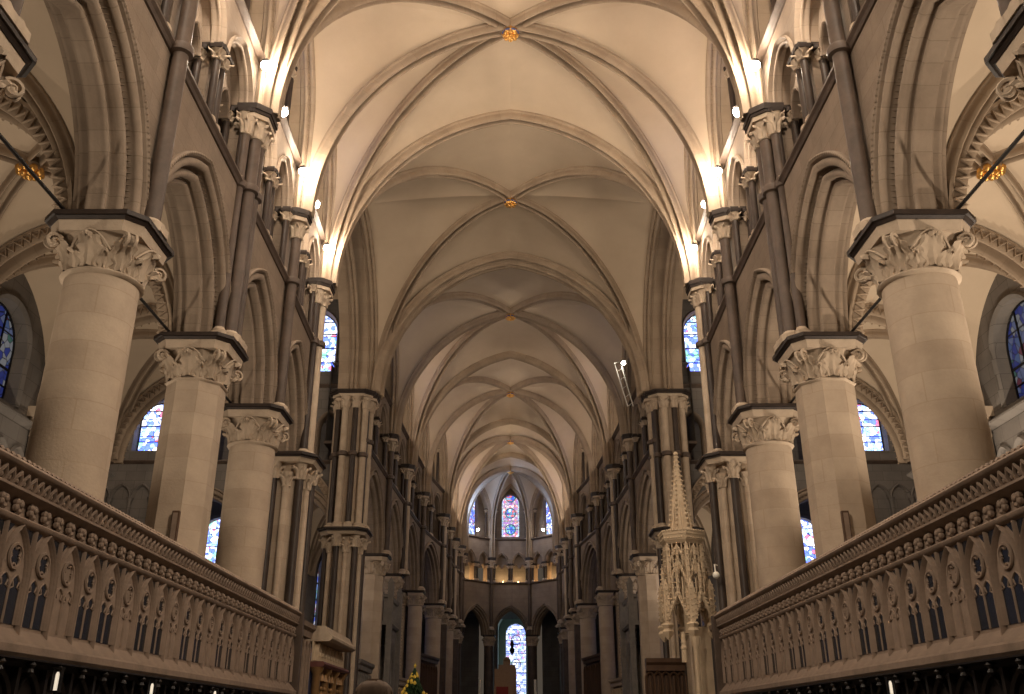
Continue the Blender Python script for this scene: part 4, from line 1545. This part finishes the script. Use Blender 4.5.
def make_reading_lamp():
    root = empty('reading_lamp'); tag(root, 'x', 'lamp')
    b = MB(); b.lathe([(.05, 1.0), (.05, 1.04), (.012, 1.06), (.012, 2.02)], 8); b.build('stem', M['iron'], root)
    f = MB()
    for x in (-.045, .045): f.box((x, 0, 2.14), (.012, .07, .24))
    f.box((0, 0, 2.27), (.11, .09, .02)); f.box((0, 0, 2.02), (.11, .09, .02))
    f.build('shade_frame', M['iron'], root, smooth=False)
    l = MB(); l.lathe([(.022, 2.03), (.022, 2.2), (.012, 2.23)], 8); l.build('lamp_tube', M['lamp_dim'], root)
    return root


P_read = Proto(make_reading_lamp)
for sg, px in ((-1, (10.95, 13.9, 16.9)), (1, (13.1,))):
    for k, y in enumerate(px):
        P_read((sg * 5.15, y, -.05), 0, 'small white reading lamp above the dark stalls on the %s%s' % ('left' if sg < 0 else 'right', ', %s from the front' % ORD[k] if sg < 0 else ''), 'stall reading lamps')

# ------------------------------------------------------------------ throne canopy (right)
def crocket_spire(mb, c, r, z0, z1, n=14, seg=6):
    x, y = c
    mb.lathe([(r, z0), (.03, z1)], seg, (x, y, 0))
    for q in range(seg):
        a = q * 2 * PI / seg
        for k in range(n):
            t = (k + .5) / n
            rr = r + (.03 - r) * t
            z = z0 + (z1 - z0) * t
            s = .055 * (1 - .5 * t)
            mb.ball((x + (rr + s * .8) * math.cos(a), y + (rr + s * .8) * math.sin(a), z), s, 5, 4)
    mb.ball((x, y, z1 + .03), .08, 7, 5); mb.ball((x, y, z1 - .12), .06, 6, 4)


def pinnacle(mb, x, y, z0, z1, r=.06):
    mb.box((x, y, (z0 + z1 - .3) / 2), (r * 1.6, r * 1.6, z1 - .3 - z0))
    mb.lathe([(r * 1.3, z1 - .3), (.012, z1)], 4, (x, y, 0), rot=PI / 4)
    for k in range(int((z1 - z0) / .16)):
        z = z0 + .1 + k * .16
        if z > z1 - .05: break
        for a in (0, PI / 2, PI, 3 * PI / 2):
            rr = r if z < z1 - .3 else r * (z1 - z) / .3
            mb.ball((x + (rr + .02) * math.cos(a), y + (rr + .02) * math.sin(a), z), .026, 5, 3)


TX, TY = 5.36, 28.5
root = empty('throne_canopy', (TX, TY, 0)); tag(root, 'tall cream stone throne canopy with crocketed spire at the end of the right screen', 'throne')
m = MB(); crocket_spire(m, (0, 0), .34, 7.22, 9.75, 16, 6)
for q in range(6):
    a = q * PI / 3 + PI / 6
    m.tube([(.36 * math.cos(a), .36 * math.sin(a), 7.2), (.2 * math.cos(a), .2 * math.sin(a), 8.2)], .035, 4)
m.build('spire', M['throne'], root)
m = MB(); hexa = [(math.cos(k * PI / 3 + PI / 6), math.sin(k * PI / 3 + PI / 6)) for k in range(6)]
m.prism(hexa, 6.82, 6.92, k0=.60, k1=.70); m.prism(hexa, 6.92, 7.08, k0=.70, k1=.74); m.prism(hexa, 7.08, 7.16, k0=.76, k1=.76)
for k in range(6):
    p0 = Vector(hexa[k]) * .74; p1 = Vector(hexa[(k + 1) % 6]) * .74
    for t in range(8):
        p = p0.lerp(p1, (t + .5) / 8); m.ball((p.x, p.y, 7.19), .05, 6, 4); m.ball((p.x * .97, p.y * .97, 6.98), .035, 5, 3)
m.build('crown_cornice', M['throne'], root)
m = MB()
for k in range(6):
    p0 = Vector(hexa[k]) * .60; p1 = Vector(hexa[(k + 1) % 6]) * .60
    pinnacle(m, p0.x, p0.y, 4.9, 6.9, .075)
    mid = (p0 + p1) / 2
    pinnacle(m, mid.x * 1.02, mid.y * 1.02, 5.9, 6.85, .045)
    d = (p1 - p0)
    for z0, zt, sc_ in ((5.55, 6.35, 1.0), (6.2, 6.75, .98)):
        for sgn in (0, 1):
            a_, b_ = (p0, mid) if sgn == 0 else (p1, mid)
            line = []
            for t in range(9):
                u = t / 8
                h = z0 + (zt - z0) * (math.sin(u * PI / 2) * .62 + .38 * u ** 3)
                p = a_.lerp(b_, u) * sc_; line.append((p.x, p.y, h))
            m.tube(line, .045, 5)
            for q in line[2:8:2]: m.ball((q[0] * 1.05, q[1] * 1.05, q[2] + .05), .04, 5, 3)
    for t in (.25, .75):
        p = p0.lerp(p1, t)
        m.tube([(p.x, p.y, 6.1), (p.x, p.y, 6.85)], .022, 4)
m.build('upper_tabernacle', M['throne'], root)
m = MB()
for k in range(6):
    p0 = Vector(hexa[k]) * .78; p1 = Vector(hexa[(k + 1) % 6]) * .78
    pinnacle(m, p0.x, p0.y, 4.35, 5.75, .10)
    for da in (-.14, .14):
        q = Vector((math.cos(k * PI / 3 + PI / 6 + da), math.sin(k * PI / 3 + PI / 6 + da))) * .80
        pinnacle(m, q.x, q.y, 4.55, 5.45, .05)
    m.lathe([(.02, 3.98), (.10, 4.1), (.15, 4.22), (.10, 4.3), (.16, 4.4), (.12, 4.46)], 8, (p0.x, p0.y, 0), fn=lambda a, z: 1 + .15 * math.cos(4 * a))
    mid = (p0 + p1) / 2
    pinnacle(m, mid.x, mid.y, 5.2, 6.2, .05)
    for a_, b_ in ((p0, mid), (p1, mid)):
        line = []
        for t in range(9):
            u = t / 8
            h = 4.4 + .95 * (math.sin(u * PI / 2) * .55 + .45 * u ** 2.5)
            p = a_.lerp(b_, u); line.append((p.x * (1 + .1 * math.sin(PI * u)), p.y * (1 + .1 * math.sin(PI * u)), h))
        m.tube(line, .055, 5)
        for q in line[1:8]: m.ball((q[0] * 1.06, q[1] * 1.06, q[2] + .05), .045, 5, 3)
    for t in (.3, .7):
        p = p0.lerp(p1, t); m.tube([(p.x, p.y, 5.1), (p.x, p.y, 5.75)], .025, 4)
m.build('lower_tabernacle', M['throne'], root)
m = MB(); m.prism(hexa, 0, .3, k0=.95, k1=.95)
m.box((.42, .30, 2.2), (.5, .5, 4.4)); m.prism(hexa, 4.2, 6.8, k0=.12, k1=.10)
m.build('back_pier', M['throne'], root, smooth=False)
for k, (x, y) in enumerate(((.05, -.72),)):
    m = MB(); m.lathe([(.14, .3), (.10, .5), (.075, .7), (.075, 3.7), (.12, 3.85), (.14, 4.05)], 8, (x, y, 0)); m.build('front_post', M['throne'], root)
m = MB()
for k in range(3): m.ball((-.25 + .0 * k, -.45, 3.75 + .16 * k), .10 - .015 * k, 8, 6)
m.tube([(-.25, -.45, 3.35), (-.25, -.45, 4.2)], [.09, .06], 8)
m.build('hanging_figure', M['throne'], root)
m = MB(); m.box((-.1, .1, .75), (1.0, .8, .9)); m.box((-.1, .5, 1.8), (1.0, .1, 1.4)); m.build('seat', M['brownwood'], root, smooth=False)

# carved brown desk front beside the throne
def openwork_screen(w, h, z0, mat, n, name, loc, rz, label, cat, grp=None):
    root = empty(name, loc, rz); tag(root, label, cat, grp)
    F = lambda s, n_, z: (s - w / 2, n_, z)
    m = MB(); profile_run(m, F, 0, w, [(.2, z0 + h - .36), (-.02, z0 + h - .36), (-.04, z0 + h - .2), (-.12, z0 + h - .12), (-.14, z0 + h), (.2, z0 + h)]); m.build('cornice', M[mat], root, smooth=False)
    m = MB(); p = w / n
    for k in range(n):
        s = (k + .5) * p
        sweep_arch(m, F, s, z0 + h - .36 - p * .9, p * .42, p * .25, [(.06, .12), (.04, -.03), (0, .0), (0, .12)], 8, zb=z0)
        m.tube([F(s, .02, z0), F(s, .02, z0 + h - .36 - p * .6)], .025, 5)
    m.build('tracery', M[mat], root)
    m = MB(); m.fbox(F, 0, w, .14, .2, 0, z0 + h - .3); m.build('backing_panel', M[mat if mat == 'brownwood' else 'screen'], root, smooth=False)
    m = MB(); m.fbox(F, 0, w, -.08, .2, 0, z0); m.build('plinth', M['wood'], root, smooth=False)
    return root


openwork_screen(1.2, 3.15, .4, 'brownwood', 5, 'desk_screen', (4.75, 29.4, 0), 0, 'brown carved desk front in shadow beneath the throne canopy', 'screen')
# low screens between the presbytery columns
for x0, y0, x1, y1, h, mt, nm, lab in (
    (-6.05, 37.9, -6.05, 41.9, 4.1, 'greystone', 'tomb_screen', 'grey stone tomb chest screen between far pier and octagonal column on the left'),
    (6.05, 37.9, 6.05, 41.9, 4.1, 'greystone', 'tomb_screen', 'grey stone traceried screen between far pier and octagonal column on the right'),
    (-5.9, 49.2, -5.6, 54.0, 4.0, 'throne', 'stone_screen', 'warm lit stone screen before the twin columns on the left'),
    (5.9, 49.2, 5.6, 54.0, 4.0, 'throne', 'stone_screen', 'warm lit carved stone screen before the twin columns on the right'),
    (-5.4, 55.4, -4.6, 60.4, 5.6, 'brownwood', 'wooden_screen', 'brown wooden screen between twin and stout columns on the left'),
    (5.4, 55.4, 4.6, 60.4, 5.6, 'brownwood', 'wooden_screen', 'brown wooden screen between twin and stout columns on the right')):
    dx, dy = x1 - x0, y1 - y0
    ang = math.atan2(dy, dx) if x0 < 0 else math.atan2(-dy, -dx)
    openwork_screen(math.hypot(dx, dy), h - 1.0, 1.0, mt, 8, nm, ((x0 + x1) / 2, (y0 + y1) / 2, 0), ang, lab, 'screen')

# short return screen beyond the left choir screen, painted tomb canopy and grey tomb
openwork_screen(1.7, 2.3, 2.0, 'screen', 4, 'return_screen', (-5.75, 26.5, 0), PI / 2, 'short stone screen panel just past the end of the left choir screen', 'screen')
openwork_screen(1.7, 2.3, 2.0, 'screen', 4, 'return_screen', (5.9, 26.6, 0), -PI / 2, 'short stone screen panel behind the throne on the right', 'screen')

root = empty('painted_tomb', (-5.95, 31.3, 0), PI / 2); tag(root, 'gilded painted tomb canopy with sloping stone roof in the left transept opening', 'tomb')
F = lambda s, n, z: (s, n, z)
m = MB(); profile_run(m, F, -2.0, 2.6, [(.6, 4.05), (-.35, 4.05), (-.45, 4.12), (-.45, 4.2), (-.3, 4.32), (-.2, 4.5), (.6, 4.5)]); m.build('roof_slab', M['carved'], root, smooth=False)
m = MB()
for k in range(9):
    s = -1.7 + k * .5
    sweep_arch(m, F, s, 3.72, .17, .1, [(.07, .1), (.03, -.04), (0, .1)], 8, zb=3.5)
    m.ball((s, 0.0, 3.68), .08, 7, 5)
m.fbox(F, -2.0, 2.6, .1, .16, 3.45, 4.06)
m.build('frieze', M['throne'], root)
m = MB(); profile_run(m, F, -2.0, 2.6, [(.2, 3.3), (-.22, 3.3), (-.28, 3.38), (-.22, 3.46), (.2, 3.46)]); m.build('painted_rail', M['redpaint'], root, smooth=False)
for k in range(4):
    s = -1.8 + k * 1.4
    m = MB(); m.lathe([(.2, 0), (.2, .3), (.13, .4), (.13, 3.1), (.2, 3.2), (.22, 3.3)], 10, (s, 0, 0)); m.build('pillar', M['dullgold'], root)
m = MB()
for k in range(8):
    s = -1.6 + k * .55
    z = 2.45
    m.lathe([(.12, z - .5), (.13, z - .2), (.10, z + .1), (.04, z + .18)], 8, (s, -.02, 0)); m.ball((s, -.02, z + .26), .07, 8, 6)
    m.lathe([(.03, z + .45), (.14, z + .48), (.10, z + .6), (.02, z + .85)], 6, (s, 0, 0))
m.build('niche_figures', M['dullgold'], root)
m = MB(); m.fbox(F, -2.0, 2.6, .2, .3, 0, 3.4); m.build('painted_back', M['blue'], root, smooth=False)
m = MB(); m.fbox(F, -1.9, 2.5, -.3, .2, 0, 1.3); m.build('tomb_chest', M['brownwood'], root, smooth=False)
m = MB()
for k in range(16): m.box((-1.9 + k * .28, -.55, 1.2), (.03, .03, 2.4))
for z in (.4, 1.4, 2.3): m.box((.3, -.55, z), (4.4, .04, .04))
o = m.build('iron_railing', M['iron']); o.location = (-5.95, 31.3, 0); o.rotation_euler = (0, 0, PI / 2)
tag(o, 'black iron railing in front of the gilded painted tomb', 'railing')

for sg, side in SIDES:
    root = empty('canopied_tomb', (sg * 5.75, 45.8, 0), PI / 2 if sg < 0 else -PI / 2)
    tag(root, 'grey stone canopied tomb with a pointed arch and traceried top on the %s' % side, 'tomb', 'canopied tombs')
    m = MB(); pierced(m, F, -1.9, 1.9, 0, 6.0, 0, [(0, 1.2, .5, 3.6, 0, 0)], 10); pierced(m, F, -1.9, 1.9, 0, 6.0, .5, [(0, 1.2, .5, 3.6, 0, 0)], 10)
    sweep_arch(m, F, 0, 3.6, 1.2, .5, [(.22, 0), (.2, -.08), (.1, -.02), (0, .06), (0, .5)], 10, zb=0); m.build('arch', M['greystone'], root, smooth=False)
    m = MB(); profile_run(m, F, -1.9, 1.9, [(.5, 6.0), (-.1, 6.0), (-.18, 6.1), (-.1, 6.2), (.5, 6.2)])
    for k in range(9):
        s = -1.7 + k * .425
        sweep_arch(m, F, s, 6.9, .17, .2, [(.05, .2), (.03, 0), (0, .2)], 6, zb=6.2)
    profile_run(m, F, -1.9, 1.9, [(.4, 7.25), (-.05, 7.25), (-.1, 7.4), (.4, 7.4)])
    m.build('tracery_gallery', M['greystone'], root, smooth=False)
    m = MB()
    for s in (-1.8, 1.8): pinnacle(m, s, -.1, 0, 8.2, .16)
    m.build('pinnacles', M['greystone'], root, smooth=False)
    m = MB(); m.fbox(F, -1.2, 1.2, .05, .5, 0, 1.4); m.build('tomb_chest', M['greystone'], root, smooth=False)

# ------------------------------------------------------------------ small things
root = empty('christmas_tree', (-3.98, 40, 0)); tag(root, 'small decorated fir tree with yellow baubles standing below the left arcade', 'tree')
m = MB(); m.lathe([(.07, 0), (.05, 1.4), (.015, 3.9)], 8); m.build('trunk', M['brownwood'], root)
m = MB()
rnd = random.Random(3)
for k in range(420):
    t = rnd.random() ** .8; z = 1.2 + 2.6 * t; rr = (1 - t) * 1.35 + .03
    a = rnd.random() * 2 * PI
    m.tube([(0.2 * rr * math.cos(a), .2 * rr * math.sin(a), z + .06), (.7 * rr * math.cos(a), .7 * rr * math.sin(a), z), (rr * math.cos(a), rr * math.sin(a), z - .10)], [.05, .055, .012], 4)
m.build('fir_branches', M['needles'], root)
m = MB(); m.lathe([(.22, 0), (.28, .6), (.3, .62), (.26, .62)], 14); m.build('pot', M['red'], root)
for k in range(46):
    t = rnd.random() ** .9; z = 1.2 + 2.6 * t; rr = (1 - t) * 1.38 + .03; a = -rnd.random() * PI * 1.1 + .15
    m = MB(); m.ball((rr * math.cos(a), rr * math.sin(a), z - .06), .07, 8, 6); m.lathe([(.018, .05), (.018, .09)], 6, (rr * math.cos(a), rr * math.sin(a), z - .06)); m.build('bauble', M['bauble'], root)
m = MB(); m.lathe([(.01, 3.86), (.07, 3.95), (.01, 4.05)], 5); m.build('tree_top_star', M['bauble'], root)

# person standing near the camera, only the crown of the head shows
def skin_body(name, joints, edges, mat, parent, lv=2):
    me = bpy.data.meshes.new(name); me.from_pydata([j[0] for j in joints], edges, [])
    o = bpy.data.objects.new(name, me); COL.objects.link(o)
    md = o.modifiers.new('skin', 'SKIN'); md.use_smooth_shade = True
    for v, j in zip(me.skin_vertices[0].data, joints): v.radius = (j[1], j[2] if len(j) > 2 else j[1])
    me.skin_vertices[0].data[0].use_root = True
    s = o.modifiers.new('sub', 'SUBSURF'); s.levels = lv; s.render_levels = lv
    me.materials.append(M[mat]); o.parent = parent
    return o


PY = 4.45
root = empty('person', (-.625, PY, 0)); tag(root, 'person seen from behind, only the grey brown hair showing at the bottom edge', 'person')
J = [((0, 0, .95), .15, .11), ((0, 0, 1.15), .14, .10), ((0, 0, 1.36), .17, .105), ((0, .0, 1.47), .06, .055), ((0, .01, 1.55), .055),
     ((.18, 0, 1.38), .06), ((.24, .02, 1.12), .048), ((.25, .10, .88), .036), ((.25, .14, .80), .034, .022),
     ((-.18, 0, 1.38), .06), ((-.24, .02, 1.12), .048), ((-.25, .10, .88), .036), ((-.25, .14, .80), .034, .022),
     ((.09, 0, .86), .088), ((.10, .01, .48), .062), ((.10, -.02, .10), .042), ((.11, .12, .04), .04, .03),
     ((-.09, 0, .86), .088), ((-.10, .01, .48), .062), ((-.10, -.02, .10), .042), ((-.11, .12, .04), .04, .03)]
E_ = [(0, 1), (1, 2), (2, 3), (3, 4), (2, 5), (5, 6), (6, 7), (7, 8), (2, 9), (9, 10), (10, 11), (11, 12), (0, 13), (13, 14), (14, 15), (15, 16), (0, 17), (17, 18), (18, 19), (19, 20)]
skin_body('body', J, E_, 'coat', root)
m = MB()
def headfn(a, z): return 1 + .10 * math.sin(a) * (1 if z < 1.68 else .4)
m.lathe([(.03, 1.535), (.055, 1.55), (.068, 1.60), (.074, 1.66), (.076, 1.70), (.068, 1.75), (.04, 1.775), (.005, 1.782)], 20, fn=headfn)
m.tube([(0, .078, 1.68), (0, .10, 1.645), (0, .082, 1.635)], [.008, .014, .01], 6)
for s in (-1, 1): m.ball((s * .076, 0, 1.66), .022, 7, 5); m.ball((s * .028, .072, 1.68), .011, 7, 5)
m.tube([(-.022, .076, 1.60), (0, .082, 1.60), (.022, .076, 1.60)], .006, 5)
m.build('head', M['skin'], root)
m = MB()
m.lathe([(.076, 1.60), (.086, 1.66), (.090, 1.71), (.080, 1.765), (.055, 1.79), (.025, 1.80), (.002, 1.803)], 24, (0, -.012, 0), fn=lambda a, z: 1 + .03 * math.sin(9 * a + 30 * z))
for k in range(260):
    a = rnd.random() * 2 * PI; b = rnd.random() * 1.3
    x, y, z = .086 * math.cos(a) * math.sin(b), .086 * math.sin(a) * math.sin(b) - .012, 1.715 + .09 * math.cos(b)
    m.tube([(x, y, z), (x * 1.12, y * 1.1, z - .01 - .02 * b), (x * 1.16, y * 1.12, z - .05)], [.006, .005, .002], 3)
m.build('hair', M['hair'], root)
for s in (-1, 1):
    hd = MB()
    for q in range(4): hd.tube([(s * .25 + (q - 1.5) * .018, .15, .79), (s * .25 + (q - 1.5) * .019, .16, .75 - .006 * (1.5 - abs(q - 1.5))), (s * .25 + (q - 1.5) * .018, .145, .71)], [.009, .008, .006], 5)
    hd.tube([(s * .22, .15, .80), (s * .205, .17, .77), (s * .21, .175, .745)], [.011, .009, .007], 5)
    hd.ball((s * .25, .145, .80), .034, 8, 6)
    hd.build('hand', M['skin'], root)

# marble chair on the altar steps, candles
root = empty('stone_chair', (-.35, 66, 0)); tag(root, 'stepped back of a tan stone chair before the east window', 'chair')
m = MB(); m.box((0, .3, 4.1), (1.5, .15, 2.4)); m.box((.1, .3, 5.42), (1.2, .15, .3)); m.box((.1, .3, 5.7), (.5, .15, .3)); m.lathe([(.2, 5.8), (.26, 5.9), (.15, 6.05), (.01, 6.1)], 8, (.1, .3, 0))
m.build('back', M['tan'], root, smooth=False)
m = MB(); m.box((0, -.2, 2.9), (1.5, 1.1, .9)); m.build('seat', M['tan'], root, smooth=False)
for s in (-1, 1):
    m = MB(); m.box((s * .7, -.2, 3.7), (.14, 1.0, .9)); m.build('arm', M['tan'], root, smooth=False)
m = MB(); m.box((-.25, .21, 3.75), (.9, .04, .8)); m.build('red_cushion', M['red'], root, smooth=False)
m = MB(); m.box((0, 0, 1.2), (2.2, 2.0, 2.4)); m.box((0, -.6, .6), (2.2, 3.0, 1.2)); m.build('steps', M['floor'], root, smooth=False)
for x, side in ((-1.92, 'left'), (1.55, 'right')):
    root = empty('altar_candle', (x, 60.5, 0)); tag(root, 'tall white altar candle low in front of the apse, on the %s' % side, 'candle', 'altar candles')
    m = MB(); m.lathe([(.22, 2.0), (.2, 2.1), (.05, 2.3), (.05, 3.3), (.1, 3.4), (.04, 3.45)], 10); m.build('candlestick', M['gold'], root)
    m = MB(); m.lathe([(.085, 3.42), (.085, 4.35)], 10); m.build('wax', M['white'], root)
root = empty('altar', (0, 61.2, 0)); tag(root, 'altar block below the picture edge carrying the two white candles', 'altar')
m = MB(); m.box((0, -.7, 1.0), (4.6, 1.0, 2.0)); m.build('block', M['carved'], root, smooth=False)
# hanging lamp before the east window
root = empty('hanging_lamp', (.12, 72, 0)); tag(root, 'dark hanging sanctuary lamp silhouetted against the east window', 'lamp')
m = MB(); m.lathe([(.02, 6.6), (.16, 6.8), (.2, 7.0), (.1, 7.15), (.16, 7.4), (.05, 7.7)], 10); m.build('bowl', M['iron'], root)
m = MB(); m.tube([(0, 0, 7.7), (0, 0, 21)], .008, 4); m.build('chain', M['iron'], root)
# white wall loudspeaker bulb on the right near pier
root = empty('pier_lamp', (5.72, 25.72, 5.5)); tag(root, 'small white round lamp fixed to the near pier on the right', 'lamp')
m = MB(); m.ball((0, 0, 0), .10, 10, 8); m.build('globe', M['white'], root)
m = MB(); m.tube([(.0, .02, .08), (.0, .1, .3), (.1, .2, .3)], .02, 5); m.build('bracket', M['white'], root)
# notice boxes on the octagonal columns
for sg, side in SIDES:
    root = empty('column_loudspeaker', (sg * 6.30, 16.98, 5.05)); tag(root, 'slim dark loudspeaker strapped to the octagonal column on the %s' % side, 'loudspeaker', 'column loudspeakers')
    m = MB(); m.box((0, 0, 0), (.13, .09, .62)); m.build('case', M['brownwood'], root, smooth=False)
    m = MB(); m.box((0, -.05, 0), (.09, .015, .54)); m.build('grille', M['screen'], root, smooth=False)
# lamp gantry in the right presbytery clerestory and slim bar lamp on the left
root = empty('lamp_gantry', (5.35, 39.2, 16.7)); tag(root, 'steel spotlight gantry with lit lamp in the right clerestory beyond the crossing', 'spotlight')
m = MB(); m.tube([(0, 0, -1.6), (-.5, .2, .6)], .03, 5); m.tube([(.25, 0, -1.6), (-.2, .2, .6)], .03, 5); m.tube([(-.5, .2, .6), (.1, .2, .75)], .03, 5)
for t in range(5): m.tube([(-.1 * t, .04 * t, -1.6 + .44 * t), (.25 - .09 * t, .04 * t, -1.4 + .44 * t)], .015, 4)
m.build('frame', M['white'], root)
m = MB(); m.ball((-.1, -.05, .5), .1, 8, 6); m.build('lens', M['lamp'], root)
m = MB(); m.lathe([(.06, .45), (.15, .5), (.15, .62), (.05, .7)], 10, (-.1, .08, 0)); m.build('housing', M['iron'], root)
